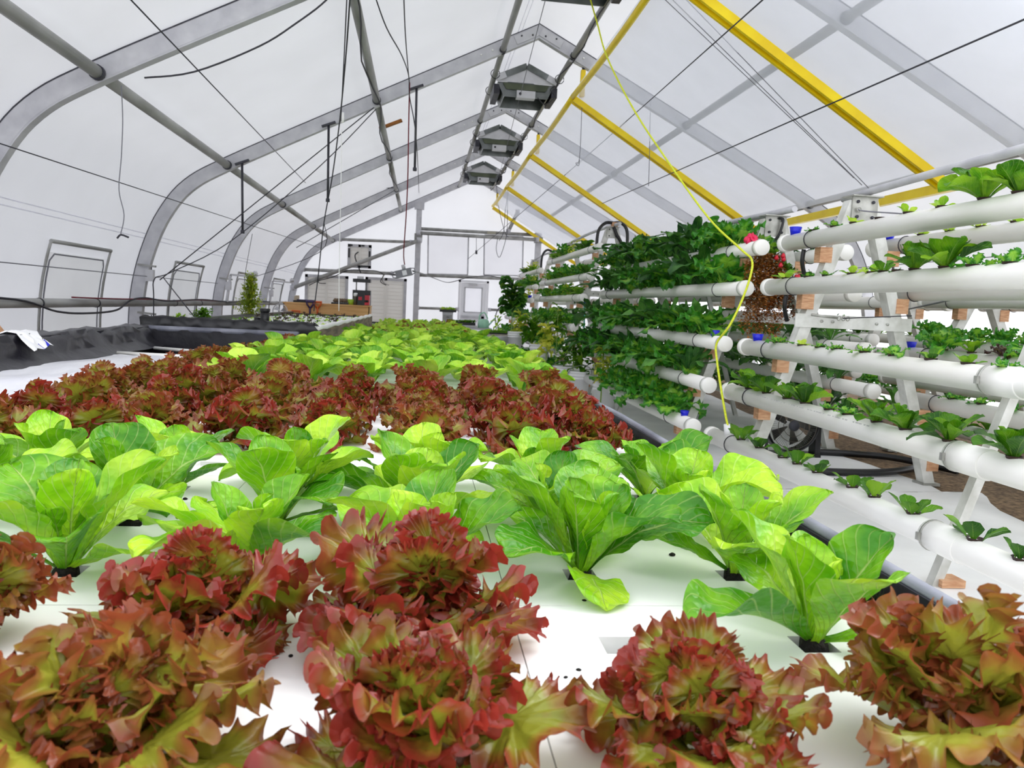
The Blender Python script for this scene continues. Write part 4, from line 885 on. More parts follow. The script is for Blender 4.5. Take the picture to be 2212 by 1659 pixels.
for k in range(5):
    a = k*1.257; MB().add([(q.x+0.03*math.cos(a), q.y+0.02, zc+0.03*math.sin(a)), (q.x+0.19*math.cos(a-0.3), q.y, zc+0.19*math.sin(a-0.3)), (q.x+0.2*math.cos(a+0.3), q.y+0.05, zc+0.2*math.sin(a+0.3)), (q.x+0.03*math.cos(a+0.8), q.y+0.04, zc+0.03*math.sin(a+0.8))], [(0, 1, 2, 3)]).build('blade', m_black, t)
one('black_hose', m_black, MB().path(smooth_path([(3.0, 5.75, 0.035), (3.4, 5.72, 0.035), (3.75, 5.75, 0.035), (4.1, 5.9, 0.035), (4.5, 6.2, 0.035)]), 0.03, 8), 'thick black hose on the ground sheet before the floor fan', 'hose')
one('black_hose', m_black, MB().path(smooth_path([(3.65, 6.6, 0.035), (4.0, 6.55, 0.035), (4.3, 6.4, 0.035), (4.55, 5.9, 0.03)]), 0.03, 8), 'thick black hose running from the floor fan onto the gravel', 'hose')
one('yellow_hose', mat('pale_yellow_hose', srgb(232, 226, 130), 0.5), MB().path(smooth_path([(2.15, 5.6, 0.02), (2.4, 5.75, 0.02), (2.55, 5.8, 0.02), (2.7, 6.0, 0.02)]), 0.012, 8), 'thin pale yellow hose on the ground sheet beside the pond', 'hose')

# rag over the pond edge and a leaning board
V = []; Fc = []
for j in range(13):
    y = 5.45+j*0.022
    for i, (dx, dz) in enumerate([(-0.155, 0.82), (-0.15, 0.87), (-0.07, 0.90), (0.01, 0.892), (0.055, 0.85), (0.085, 0.81), (0.11, 0.775)]):
        V.append((-2.66+dx+0.012*math.sin(j*1.1+i), y+0.02*math.sin(i*1.3+j), dz+0.008*math.sin(j*1.9)+0.03*(j/12)*(i > 4)))
for j in range(12):
    for i in range(6): Fc.append((j*7+i, j*7+i+1, j*7+8+i, j*7+7+i))
t = thing('white_rag', 'white rag with a blue corner draped over the black pond edge', 'rag', (-2.6, 5.5, 0.7))
link('cloth', make_mesh('cloth', [(v[0]+2.6, v[1]-5.5, v[2]-0.7) for v in V], Fc, m_bucket), t)
link('blue_corner', make_mesh('blue_corner', [(v[0]+2.6+0.004, v[1]-5.5, v[2]-0.7) for v in [V[6*7+5], V[6*7+6], V[11*7+6], V[11*7+5]]], [(0, 1, 2, 3)], m_blue), t)
one('leaning_board', m_wood, MB().bar(P(-30, 690, x=-2.95), P(14, 745, x=-2.9), 0.03, 0.09), 'brown wooden board leaning behind the black pond edge', 'board')
# ------------------------------------------------------------------ leaves
def bend(lx, ly, ln, L, el, curl, power=1.4, r0=0.012):
    """map leaf coordinates (across, along, normal) onto a curved spine that leaves the root at elevation el"""
    n = 60; s = np.linspace(0, 1.15, n); ang = el-curl*np.power(np.clip(s, 0, 1.15), power)
    ds = s[1]*L
    R = r0+np.concatenate([[0], np.cumsum(np.cos(ang[:-1])*ds)]); Z = np.concatenate([[0], np.cumsum(np.sin(ang[:-1])*ds)])
    t = np.clip(ly/L, 0, 1.15); rr = np.interp(t, s, R); zz = np.interp(t, s, Z); a = np.interp(t, s, ang)
    return np.stack([rr-np.sin(a)*ln, lx, zz+np.cos(a)*ln], -1)

def blade_leaf(name, m, L, W, el, curl, cup=0.5, nu=10, nv=15, rng=RNG, wave=0.05, peak=0.62, stem=0.16, tipw=1.0, teeth=0.0, twist=0.0, bl=0.012):
    t = 1-(1-np.linspace(0, 1, nv+1))**1.45; u = np.linspace(-1, 1, nu+1)
    f = np.where(t < peak, stem+(1-stem)*(lambda q: q*q*(3-2*q))(np.clip((t-0.04)/(peak-0.04), 0, 1)), np.sqrt(np.clip(1-((t-peak)/(1-peak))**2, 0, 1))*tipw)
    f = np.maximum(f, 0.02)
    T, U = np.meshgrid(t, u, indexing='ij'); Fv = np.repeat(f[:, None], nu+1, 1)
    w = W/2*Fv*(1+teeth*np.abs(U)**6*np.sin(T*47+U*3))
    p1, p2, p3 = rng.uniform(0, 6.3, 3)
    lx = w*U; ly = T*L-np.abs(U)**2*0.03*L*(T > 0.5)
    ln = cup*w*np.abs(U)**1.7+wave*W*np.abs(U)**2.2*(np.sin(T*13+p1+U)+0.6*np.sin(T*23*1.0+p2-U*2))*np.clip(T*2, 0, 1)
    ln += bl*W*np.sin(U*7+p3)*np.sin(T*21+p2)*np.clip(T*3-0.4, 0, 1)
    ln += twist*lx
    ln += -0.025*W*np.exp(-(U*5)**2)
    V = bend(lx, ly, ln, L, el, curl).reshape(-1, 3)
    n = nu+1; Fc = [(i*n+j, i*n+j+1, (i+1)*n+j+1, (i+1)*n+j) for i in range(nv) for j in range(nu)]
    uv = np.stack([(U.ravel()+1)/2, T.ravel()], -1)
    return make_mesh(name, V, Fc, m, uv=uv)

def frill_leaf(name, m, L, W, el, curl, k=9, A=0.022, nphi=84, nr=8, rng=RNG, cup=0.15, stemw=0.012, teeth=0.10, stem0=0.0, power=1.4):
    c = L*(0.55+stem0); phi = np.linspace(-2.95, 2.95, nphi+1); rho = np.linspace(0, 1, nr+1)**0.85
    p = rng.uniform(0, 6.3, 6)
    rho = np.linspace(0, 1, nr+1)**0.62
    RH, PH = np.meshgrid(rho, phi, indexing='ij')
    PW = PH+0.22*np.sin(2.1*PH+p[3])+0.09*np.sin(5.3*PH+p[4])
    k1 = k; k2 = k*2.17; k3 = k*4.3
    am = 1+0.45*np.sin(1.3*PH+p[5])
    ruff = A*(RH**2.2*np.sin(k1*PW+p[0])+0.72*am*RH**4*np.sin(k2*PW+p[1])+0.30*RH**6*np.sin(k3*PW+p[2]))
    ruff += 0.26*A*RH*(1-0.4*RH)*np.sin(21*RH*np.cos(PH)+p[1])*np.sin(19*RH*np.sin(PH)+p[2])
    tooth = 1+teeth*RH**5*(np.sin(k2*PW+p[3])+0.8*np.sin(k3*PW+p[4]))+0.10*RH*np.sin(1.9*PH+p[5])
    ph2 = PH+RH**5*(0.45/k1)*np.cos(k1*PW+p[0])+RH**6*(0.55/k2)*np.cos(k2*PW+p[1])
    lx = W/2*RH*tooth*np.sin(ph2); co = np.cos(ph2)
    ly = c+np.where(co > 0, (L-c), c*0.72)*RH*tooth*co
    ln = ruff+cup*lx*lx/W
    V = bend(lx, ly, ln, L, el, curl, power).reshape(-1, 3)
    n = nphi+1; Fc = [(i*n+j, i*n+j+1, (i+1)*n+j+1, (i+1)*n+j) for i in range(nr) for j in range(nphi)]
    uv = np.stack([RH.ravel(), PH.ravel()/6+0.5], -1)
    # stalk
    tt = np.linspace(0, c/L, 6); o = len(V); sx = np.array([-1, 0, 1])
    T, S = np.meshgrid(tt, sx, indexing='ij'); ws = stemw*(1.3-0.7*T)
    SV = bend(ws*S, T*L, -0.003+0.004*np.abs(S), L, el, curl, power).reshape(-1, 3)
    V = np.concatenate([V, SV]); uv = np.concatenate([uv, np.stack([np.full(18, 0.02), T.ravel()], -1)])
    Fc += [(o+i*3+j, o+i*3+j+1, o+i*3+3+j+1, o+i*3+3+j) for i in range(5) for j in range(2)]
    return make_mesh(name, V, Fc, m, uv=uv)

D = math.radians
def rz_mat(a, tilt=0.0, z=0.0, s=1.0):
    return Matrix.Translation((0, 0, z)) @ Matrix.Rotation(a, 4, 'Z') @ Matrix.Rotation(tilt, 4, 'X') @ Matrix.Scale(s, 4)

def join_mesh(name, items):
    """several leaves as one mesh (for plants too small to show single leaves)"""
    V = []; Fc = []; UV = []; mats = []; mi = []
    for me, M4 in items:
        base = len(V); V += [tuple(M4 @ v.co) for v in me.vertices]
        uvs = [None]*len(me.vertices)
        if me.uv_layers:
            ul = me.uv_layers[0].data
            for lp in me.loops: uvs[lp.vertex_index] = tuple(ul[lp.index].uv)
        UV += [q or (0, 0) for q in uvs]
        m = me.materials[0]
        if m not in mats: mats.append(m)
        for p in me.polygons: Fc.append(tuple(i+base for i in p.vertices)); mi.append(mats.index(m))
    me = make_mesh(name, V, Fc, mats[0], uv=UV)
    for m in mats[1:]: me.materials.append(m)
    me.polygons.foreach_set('material_index', mi)
    return me

def plant(name, items, loc, label, cat, group=None, rz=0.0, sc=1.0, part='leaf', tilt=(0.0, 0.0)):
    t = thing(name, label, cat, loc, group, rz, sc); t.rotation_euler = (tilt[0], tilt[1], rz)
    for me, M4 in items:
        o = link(part if isinstance(part, str) else part(me), me, t); o.matrix_local = M4
    return t
def pname(me): return me.name.split('.')[0]

def plant1(name, me, loc, label, cat, group=None, rz=0.0, sc=1.0):
    o = link(name, me); o.location = loc; o.rotation_euler = (random.uniform(-0.06, 0.06), random.uniform(-0.06, 0.06), rz); o.scale = (sc, sc, sc*random.uniform(0.92, 1.1))
    return tag(o, label, cat, group)

GA = 2.39996
def romaine_items(n, Lmax, m, rng, wide=1.0, lo=False, open_=1.0, low=0):
    """inner leaves upright, outer ones leaning out; 'low' extra leaves spread over the raft"""
    out = []; a0 = rng.uniform(0, 6.3)
    for i in range(n+low):
        q = min(1.0, (i+0.5)/n)            # 0 inner .. 1 outer
        L = Lmax*(0.52+0.48*min(1, q*1.5))*rng.uniform(0.9, 1.08)
        el = D(88-50*q**1.2*open_+rng.uniform(-9, 9)); curl = D(8+44*q*open_+rng.uniform(-10, 26))
        W = L*rng.uniform(0.48, 0.60)*wide; cup = rng.uniform(0.35, 0.75)-0.2*q
        if i >= n: el = D(rng.uniform(18, 36)); curl = D(rng.uniform(5, 50)); L *= rng.uniform(0.72, 0.95); W = L*rng.uniform(0.5, 0.62); cup = rng.uniform(0.0, 0.35)
        me = blade_leaf('leaf', m, L, W, el, curl, cup=cup, nu=8 if lo == 'mid' else 6 if lo else 14, nv=13 if lo == 'mid' else 9 if lo else 22, rng=rng, wave=rng.uniform(0.025, 0.07), peak=rng.uniform(0.60, 0.70), twist=rng.uniform(-0.35, 0.35), stem=0.18, bl=0.012 if lo else 0.022)
        out.append((me, rz_mat(a0+i*GA+rng.uniform(-0.25, 0.25), 0, 0.008)))
    return out

def frill_pool(n, m, L, W, rng, el=(20, 80), nphi=84, nr=8, k=(4.5, 6.5), A=0.015):
    pool = []
    for i in range(n):
        q = i/(n-1)
        pool.append(frill_leaf('leaf', m, L*(0.8+0.35*q)*rng.uniform(0.92, 1.06), W*(0.85+0.3*q)*rng.uniform(0.9, 1.1), D(el[1]+(el[0]-el[1])*q+rng.uniform(-6, 6)), D(rng.uniform(-12, 12)+34*q), rng.uniform(*k), A*rng.uniform(0.85, 1.25), nphi, nr, rng, cup=rng.uniform(-0.2, 0.5), teeth=rng.uniform(0.04, 0.08)))
    return pool
def frill_items(pool, n, rng, rise=0.075, loose=0.22):
    out = []; a0 = rng.uniform(0, 6.3); np_ = len(pool)
    for i in range(n):
        q = (i+0.5)/n; j = int(min(np_-1, max(0, q*np_+rng.uniform(-1.3, 1.3))))
        M4 = Matrix.Translation((0, 0, 0.012+rise*(1-q)*rng.uniform(0.4, 1.1))) @ Matrix.Rotation(a0+i*GA+rng.uniform(-0.35, 0.35), 4, 'Z') @ Matrix.Rotation(rng.uniform(-loose, loose)-0.10*q, 4, 'Y') @ Matrix.Rotation(rng.uniform(-0.35, 0.35), 4, 'X') @ Matrix.Scale((0.86+0.26*q)*rng.uniform(0.8, 1.2), 4)
        out.append((pool[j], M4))
    return out

def soil_plug(t, sc=1.0):
    o = link('soil_plug', PLUG, t); return o
_b = MB(); rr = np.random.default_rng(3)
V = []; Fc = []
for i, (r, z) in enumerate([(0.024, -0.045), (0.027, -0.01), (0.022, 0.008), (0.010, 0.016)]):
    for k in range(10):
        a = 2*math.pi*k/10; q = r*(1+rr.uniform(-0.12, 0.12)); V.append((q*math.cos(a), q*math.sin(a), z+rr.uniform(-0.004, 0.004)))
for i in range(3):
    for k in range(10): Fc.append((i*10+k, i*10+(k+1) % 10, (i+1)*10+(k+1) % 10, (i+1)*10+k))
Fc.append(tuple(range(30, 40)))
PLUG = make_mesh('soil_plug', V, Fc, m_soil)

def cell(k, r): return (CX0+CS*k, RY0+RS*r, ZR)
def colname(k): return ORDN[3-k]      # counted from the aisle edge (k=2 is the first)

# ---- the near romaine heads: three rows, every leaf its own mesh
g_rom = 'near romaine lettuce heads'
near = {
 (2, 1): ('romaine head leaning over the pond edge behind the aisle-side red lettuce', 8, 0.268),
 (-3, 2): ('romaine head cut by the photo edge, front romaine row', 8, 0.251), (-2, 2): ('romaine head with a small heart leaf behind the large red lettuce at the photo corner', 10, 0.262), (-1, 2): ('romaine head with a drooping round leaf towards the middle red lettuce', 9, 0.251),
 (0, 2): ('romaine head directly behind the tall middle red lettuce', 9, 0.257), (1, 2): ('romaine head standing alone with its dark square hole showing', 11, 0.279), (2, 2): ('romaine head with a broad dark shaded leaf, front romaine row beside the aisle', 9, 0.268),
 (-4, 3): ('romaine head at the photo edge, second romaine row', 8, 0.251), (-3, 3): ('romaine head with broad flat leaves, second romaine row near the photo edge', 8, 0.262), (-2, 3): ('romaine head between the heart-leaf romaine and the row behind, long slanting leaf', 9, 0.268), (-1, 3): ('tall romaine head in the second romaine row, left of the middle', 10, 0.274), (0, 3): ('tall romaine head in the second romaine row, behind the middle red lettuce', 10, 0.274), (1, 3): ('romaine head in the second romaine row behind the lone romaine', 10, 0.274), (2, 3): ('upright romaine head in the second romaine row beside the aisle', 9, 0.274),
 (-3, 4): ('romaine head against the red band at the photo side, third romaine row', 8, 0.262), (-2, 4): ('romaine head with pale tips, third romaine row, second from the photo side', 8, 0.251), (-1, 4): ('romaine head against the red band, third romaine row, third from the photo side', 9, 0.262), (0, 4): ('romaine head against the red band in the middle, third romaine row', 9, 0.262), (1, 4): ('romaine head against the red band, third romaine row, second from the aisle', 8, 0.251), (2, 4): ('romaine head against the red band beside the aisle, third romaine row', 8, 0.251),
}
for idx, ((k, r), (lab, n, L)) in enumerate(near.items()):
    rng = np.random.default_rng(100+idx*7)
    x, y, z = cell(k, r)
    t = plant('romaine_lettuce', romaine_items(n, L*1.02, m_romaine, rng, low=2), (x, y, z), lab, 'lettuce', g_rom)
    soil_plug(t)
# one brown-red frill peeking among them
# ---- near red lettuce
prng = np.random.default_rng(5)
POOL_R = frill_pool(10, m_redleaf, 0.128, 0.120, prng, el=(16, 84), nphi=300, nr=10, k=(10, 14), A=0.0085)
POOL_B = frill_pool(10, m_redbrown, 0.128, 0.120, prng, el=(16, 84), nphi=300, nr=10, k=(10, 14), A=0.0085)
reds = {
 (-1, 1): ('dark red frilly lettuce behind the brown one at the photo corner', POOL_R, 32, 1.12), (0, 1): ('tall red brown frilly lettuce in the middle reaching over the romaine', POOL_R, 34, 1.25), (-2, 1): ('red frilly lettuce at the photo edge before the heart-leaf romaine', POOL_B, 30, 1.08),
 (-1, 0): ('large olive brown frilly lettuce in the photo corner', POOL_B, 34, 1.12), (0, 0): ('large red frilly lettuce in the middle of the nearest row', POOL_R, 32, 1.02), (1, 0): ('deep red frilly lettuce in the nearest row before the empty hole', POOL_R, 30, 0.98), (2, 0): ('red and olive frilly lettuce in the nearest row at the pond edge', POOL_B, 36, 1.22),
}
for idx, ((k, r), (lab, pool, n, s)) in enumerate(reds.items()):
    rng = np.random.default_rng(300+idx); x, y, z = cell(k, r)
    t = plant('red_lettuce', frill_items(pool, n, rng, 0.06, 0.3), (x, y, z), lab, 'lettuce', 'near red frilly lettuce heads', sc=s); soil_plug(t)
# remains of a cut plant in the empty hole
x, y, z = cell(1, 1); t = thing('cut_stub', 'wilted green stub left in the empty raft hole', 'plant stub', (x, y, z))
link('leaf', blade_leaf('leaf', m_midgreen, 0.05, 0.02, D(12), D(10), nu=4, nv=5), t)
# crumbs of soil on the raft
CR = MB().lathe([(0, 0.0), (0.012, 0.001), (0.014, 0.006), (0.007, 0.012), (0, 0.013)], (0, 0, 0), 7).mesh('soil_crumb', m_soil)
for i, (px, py, s) in enumerate([(1068, 1212, 1.3), (1452, 1200, 0.7), (400, 1079, 0.6), (770, 1070, 0.5), (338, 1172, 0.5), (746, 1122, 0.4), (1262, 1298, 0.35), (1312, 1298, 0.3), (628, 1418, 0.35), (1250, 1448, 0.35), (1222, 1464, 0.3), (1060, 1180, 0.3), (1020, 1185, 0.3), (1150, 1170, 0.3), (1405, 1090, 0.3), (705, 1090, 0.3)]):
    p = P(px, py, z=ZR); o = link('soil_crumb', CR); o.location = p; o.scale = (s, s*0.8, s*0.7); o.rotation_euler = (0, 0, i)
    tag(o, 'large dark soil clod beside the lone romaine' if i == 0 else 'tiny dark soil crumb on the white raft', 'soil crumb', 'soil crumbs on the raft')

# ---- the red band
POOL_R2 = frill_pool(7, m_redleaf, 0.115, 0.112, prng, el=(8, 84), nphi=140, nr=7, k=(8, 11), A=0.0095)
POOL_B2 = frill_pool(7, m_redbrown, 0.115, 0.112, prng, el=(8, 84), nphi=140, nr=7, k=(8, 11), A=0.0095)
rng = np.random.default_rng(77)
band = [(k, r) for r in range(6, 11) for k in range(-4, 3)]+[(k, 5) for k in (-4, -3)]+[(-4, 11), (-4, 12), (-4, 13), (-4, 14)]
for k, r in band:
    x, y, z = cell(k, r); pool = (POOL_R2, POOL_B2)[int(rng.random() < (0.5+0.08*(r-5)))]
    rown = {5: 'the stray row before the red band', 11: 'the pond edge column, first head past the band', 12: 'the pond edge column, second head past the band', 13: 'the pond edge column, third head past the band', 14: 'the pond edge column, fourth head past the band'}.get(r, 'the %s row of the red band' % ORDN[r-5])
    lab = 'red frilly lettuce in %s' % rown
    if r < 11: lab += ', %s from the aisle edge' % colname(k)
    plant('red_lettuce', frill_items(pool, 26, rng), (x+rng.uniform(-.03, .03), y+rng.uniform(-.03, .03), z), lab, 'lettuce', 'red lettuce band', sc=rng.uniform(1.1, 1.35))

# ---- the green field behind the band
ROM_T = [romaine_items(11, 0.25, (m_field, m_field2)[i % 2], np.random.default_rng(500+i), lo='mid', wide=1.0, open_=0.8) for i in range(6)]
cnt = 0
for r in range(11, 28):
    for k in range(-3, 3):
        x, y, z = cell(k, r)
        if k == -3 and r > 20: continue
        lab = 'field romaine, %s row behind the red band, %s from the aisle edge' % (ORDN[r-10], colname(k))
        plant('romaine_lettuce', ROM_T[int(rng.integers(6))], (x+rng.uniform(-.03, .03), y+rng.uniform(-.03, .03), z), lab, 'lettuce', 'romaine field', rz=rng.uniform(0, 6.3), sc=rng.uniform(1.0, 1.2))
# red heads at the edges of the field and the far mixed part
RED1 = [join_mesh('red_lettuce', [(me, M4) for me, M4 in frill_items(frill_pool(5, m, 0.13, 0.13, rng, nphi=40, nr=4), 12, rng)]) for m in (m_redleaf, m_redbrown, m_redbrown)]
GRN1 = [join_mesh('green_lettuce', frill_items(frill_pool(5, m_greenfrill, 0.14, 0.15, rng, nphi=30, nr=4), 10, rng)) for i in range(2)]+[join_mesh('green_lettuce', romaine_items(9, 0.18, m_rompale, np.random.default_rng(800+i), lo=True, wide=1.2)) for i in range(3)]
for r in range(15, 22):
    x, y, z = cell(-4, r)
    if y < 7.9: plant1('red_lettuce', RED1[r % 3], (x+0.1, y, z), 'red frilly lettuce in the far stretch of the pond edge column', 'lettuce', 'far red edge lettuce', rz=r, sc=1.15)
for r in (12, 16, 20, 24):
    plant1('red_lettuce', RED1[r % 3], (CX0+CS*2.5, RY0+RS*(r+0.5), ZR), 'small red frilly lettuce on the aisle edge of the green field, %s of four' % ORDN[{12: 1, 16: 2, 20: 3, 24: 4}[r]], 'lettuce', 'red lettuce on the aisle edge', rz=r, sc=0.85)
for r in range(28, 53):
    for k in range(-2 if r > 20 else -3, 3):
        x, y, z = cell(k, r)
        if rng.random() < 0.15: plant1('red_lettuce', RED1[int(rng.integers(3))], (x, y, z), 'small red lettuce among the far pale green heads', 'lettuce', 'far red lettuce heads', rz=rng.uniform(0, 6), sc=rng.uniform(0.95, 1.2))
        else: plant1('green_lettuce', GRN1[int(rng.integers(5))], (x, y, z), 'far pale green lettuce head before the end wall', 'lettuce', 'far green lettuce heads', rz=rng.uniform(0, 6), sc=rng.uniform(1.0, 1.25))

# ---- seedlings on the raised bed
def seedling_items(m, n, L, rng, wide=0.6):
    return [(blade_leaf('leaf', m, L*rng.uniform(0.7, 1.1), L*wide, D(rng.uniform(25, 75)), D(rng.uniform(5, 50)), cup=0.2, nu=4, nv=6, rng=rng, wave=0.05, stem=0.12, peak=0.66), rz_mat(i*GA+rng.uniform(-.3, .3), 0, 0.0)) for i in range(n)]
SD = [join_mesh('seedling', seedling_items(m, 5, 0.055, rng)) for m in (m_rompale, m_rompale, m_midgreen)]+[join_mesh('seedling', frill_items(frill_pool(3, m_darkfrill, 0.05, 0.05, rng, nphi=18, nr=3), 5, rng))]
for r in range(24):
    for c in range(7):
        x = -2.62+c*0.215+rng.uniform(-.02, .02); y = 8.55+r*0.345+rng.uniform(-.02, .02)
        if abs(x+1.7) < 0.2 and y < 9.2: continue
        plant1('seedling', SD[int(rng.choice(4, p=[0.4, 0.25, 0.2, 0.15]))], (x, y, 0.852), 'tiny lettuce seedling on the white raft of the raised bed', 'seedling', 'seedlings on the raised bed', rz=rng.uniform(0, 6), sc=rng.uniform(0.6, 0.95))
# feathery tall plant and small bush behind the pond corner
def twiggy(name, H, spread, nbr, m, leafL, rng, cone=True):
    V = []; Fc = []; UV = []
    for b in range(nbr):
        a = rng.uniform(0, 6.3); h0 = H*rng.uniform(0.02, 0.85); rad = spread*((1-h0/H*0.85) if cone else 1)*rng.uniform(0.5, 1.0)
        d = np.array([math.cos(a)*rad, math.sin(a)*rad, H*rng.uniform(0.05, 0.18)])
        for q in range(9):
            s = (q+1)/9; p = np.array([0, 0, h0])+d*s; al = rng.uniform(0, 6.3); e = rng.uniform(-0.3, 1.0); l = leafL*rng.uniform(0.6, 1.2)
            dv = np.array([math.cos(al)*math.cos(e), math.sin(al)*math.cos(e), math.sin(e)])*l; sd = np.cross(dv, [0, 0, 1]); sd = sd/(np.linalg.norm(sd)+1e-6)*l*0.28
            o = len(V); V += [p, p+dv*0.5+sd, p+dv, p+dv*0.5-sd]; UV += [(0.5, 0), (1, 0.5), (0.5, 1), (0, 0.5)]; Fc.append((o, o+1, o+2, o+3))
    return make_mesh(name, V, Fc, m, uv=UV)
p = P(540, 686, y=13.2)
t = thing('feathery_plant', 'tall feathery yellow green plant standing behind the pond corner', 'plant', (p.x, p.y, 0.85)); link('foliage', twiggy('foliage', 0.72, 0.30, 420, m_yellowleaf, 0.05, rng), t); link('stem', MB().tube((0, 0, 0), (0, 0, 0.6), 0.008, 6).mesh('stem', m_stalk), t)
p = P(437, 690, y=9.9)
t = thing('potted_bush', 'small dark green bush at the pond corner', 'plant', (p.x, p.y, 0.86)); link('foliage', twiggy('foliage', 0.17, 0.13, 110, m_midgreen, 0.04, rng, False), t); link('stem', MB().tube((0, 0, 0), (0, 0, 0.1), 0.006, 6).mesh('stem', m_stalk), t)
p = P(382, 702, y=11.2)
t = thing('sprout_clump', 'low light green sprouts showing over the black pond edge', 'plant', (p.x, p.y, 0.80)); link('foliage', twiggy('foliage', 0.10, 0.16, 26, m_rompale, 0.05, rng, False), t); link('stem', MB().tube((0, 0, -0.81), (0, 0, 0.06), 0.006, 6).mesh('stem', m_stalk), t)
# sprouts in the far trays
for c, (cc, m, n) in enumerate(((TRAY1, m_rompale, 16), (TRAY2, m_midgreen, 30))):
    sp = join_mesh('sprout', seedling_items(m, 6, 0.085, rng, 0.5))
    wx, wy = (0.2, 0.12) if c == 0 else (0.32, 0.2)
    for i in range(n):
        plant1('sprout', sp, (cc[0]+rng.uniform(-wx, wx), cc[1]+rng.uniform(-wy, wy), cc[2]-0.01), ['pale sprout in the tray on the drawer tower', 'green sprout in the black tray on the far table'][c], 'sprout', ['drawer tower sprouts', 'far table sprouts'][c], rz=rng.uniform(0, 6), sc=rng.uniform(0.8, 1.3))
# ------------------------------------------------------------------ pipe racks
PR = 0.0625
def leg_x(z, xf=2.47, k=0.30): return xf+k*z
def build_rack(name, lab, xc, y0, y1, zs, ys_frames, apex, half, legw=0.085, offs=0.2, rail=True, flat=()):
    """xc centre line, half = foot half-width, pipes on both sides resting on wooden blocks"""
    t = thing(name, lab, 'pipe rack', (xc, (y0+y1)/2, 0)); k = (half-0.06)/apex
    pipes = []
    for fi, y in enumerate(ys_frames):
        w = 0.045 if fi in flat else legw
        for s in (-1, 1):
            a = Vector((xc+s*half, y, 0)); c = Vector((xc+s*0.07, y, apex-0.04))
            MB().bar(a, c, w, w*1.1, up=(0, 1, 0)).build('leg', m_leg, t)
            if fi not in flat:
                f = MB().bar(a+Vector((0, 0, 0.0)), a+Vector((0, 0, 0.02)), 0.14, 0.14, up=(0, 1, 0)).build('foot_plate', m_plate, t)
        if fi not in flat:
            pl = MB().box((xc-0.10, y-0.062, apex-0.19), (xc+0.10, y-0.05, apex)).box((xc-0.12, y-0.10, apex-0.004), (xc+0.12, y+0.06, apex+0.006)).build('apex_plate', m_plate, t)
            for sx in (-0.06, 0.06):
                for sz in (-0.15, -0.04): MB().lathe([(0, -0.01), (0.012, -0.01), (0.012, 0.0)], (xc+sx, y-0.062, apex+sz), 8, 'y').build('bolt', m_darksteel, pl)
            zc = 0.57*apex; xx = half-(half-0.07)*zc/apex
            cb = MB().box((xc-xx-0.10, y-0.06, zc-0.05), (xc+xx+0.10, y-0.045, zc+0.05)).build('cross_bar', m_leg, t)
            for sx in (-0.3, -0.2, 0.2, 0.3): MB().lathe([(0, -0.012), (0.011, -0.012), (0.011, 0)], (xc+sx*xx*2.4, y-0.06, zc), 8, 'y').build('bolt', m_plate, cb)
    for si, s in enumerate((-1, 1)):
        for pi, z in enumerate(zs):
            xl = half-(half-0.07)*z/apex; x = xc+s*(xl+offs)
            p = MB().tube((x, y0, z), (x, y1, z), PR, 22).build('pipe', m_pvc, t)
            MB().lathe([(0, -0.005), (PR+0.002, -0.005), (PR+0.006, 0.0), (PR+0.006, 0.06), (PR, 0.062)], (x, y0, z), 22, 'y').build('end_cap', m_pvc, p)
            MB().lathe([(PR, -0.062), (PR+0.006, -0.06), (PR+0.006, 0.0), (PR+0.002, 0.005), (0, 0.005)], (x, y1, z), 22, 'y').build('end_cap', m_pvc, p)
            for y in ys_frames:
                if y0 < y < y1:
                    yb = y-0.05 if si == 0 else y
                    if list(ys_frames).index(y) not in flat: MB().box((min(xc+s*(xl+0.14), xc+s*(xl+0.045)), y-0.055, z-0.165), (max(xc+s*(xl+0.14), xc+s*(xl+0.045)), y+0.03, z-PR*0.85)).build('wood_block', m_wood, t)
                    if list(ys_frames).index(y) not in flat: MB().path([(x+(PR+0.004)*math.cos(a), y-0.03, z+(PR+0.004)*math.sin(a)) for a in np.linspace(0, 2*math.pi, 21)[:-1]], 0.0035, 5, closed=True).build('strap', m_wire, p)
            pipes.append((s, pi, x, z))
    if rail: MB().path([(xc+0.03, y0+0.3+(y1-y0-0.4)*i/10, apex+0.03+0.04*math.sin(math.pi*i/10)) for i in range(11)], 0.028, 8).build('ridge_rail', m_steel, t)
    return t, pipes

ZS = [1.83, 1.48, 1.0, 0.64, 0.28]
rack1, pipes1 = build_rack('pipe_rack', 'nearest white pipe rack with seedlings, beside the lettuce pond', 3.225, 0.6, 5.9, ZS, [1.2, 3.29, 5.5], 2.16, 0.755, flat=(0, 1))
rack2, pipes2 = build_rack('pipe_rack', 'white pipe rack crowded with dark kale, second along the pond', 3.225, 6.3, 11.5, ZS, [6.95, 9.2, 11.1], 2.18, 0.755, flat=(1,))
rack3, pipes3 = build_rack('pipe_rack', 'tall narrow white pipe rack with black hoses, third along the pond', 3.225, 12.5, 17.6, [2.28, 1.80, 1.44, 0.94, 0.5, 0.12], [13.2, 16.9], 2.68, 0.80, offs=0.17)
rack4, pipes4 = build_rack('pipe_rack', 'farthest white pipe rack near the end wall door', 3.225, 18.6, 22.7, [2.15, 1.75, 1.42, 0.94, 0.5], [19.0, 22.3], 2.62, 0.80, offs=0.17)
rackB, pipesB = build_rack('pipe_rack', 'white pipe rack standing behind the nearest rack by the far side wall', 5.45, 2.2, 7.4, [1.48, 1.06, 0.70, 0.36], [2.6, 4.9, 7.0], 1.62, 0.80, rail=False, flat=(1,))
rackC, pipesC = build_rack('pipe_rack', 'white pipe rack standing behind the kale rack by the far side wall', 5.45, 7.9, 13.1, [1.48, 1.06, 0.70, 0.36], [8.3, 10.5, 12.7], 1.62, 0.80, rail=False, flat=(1,))
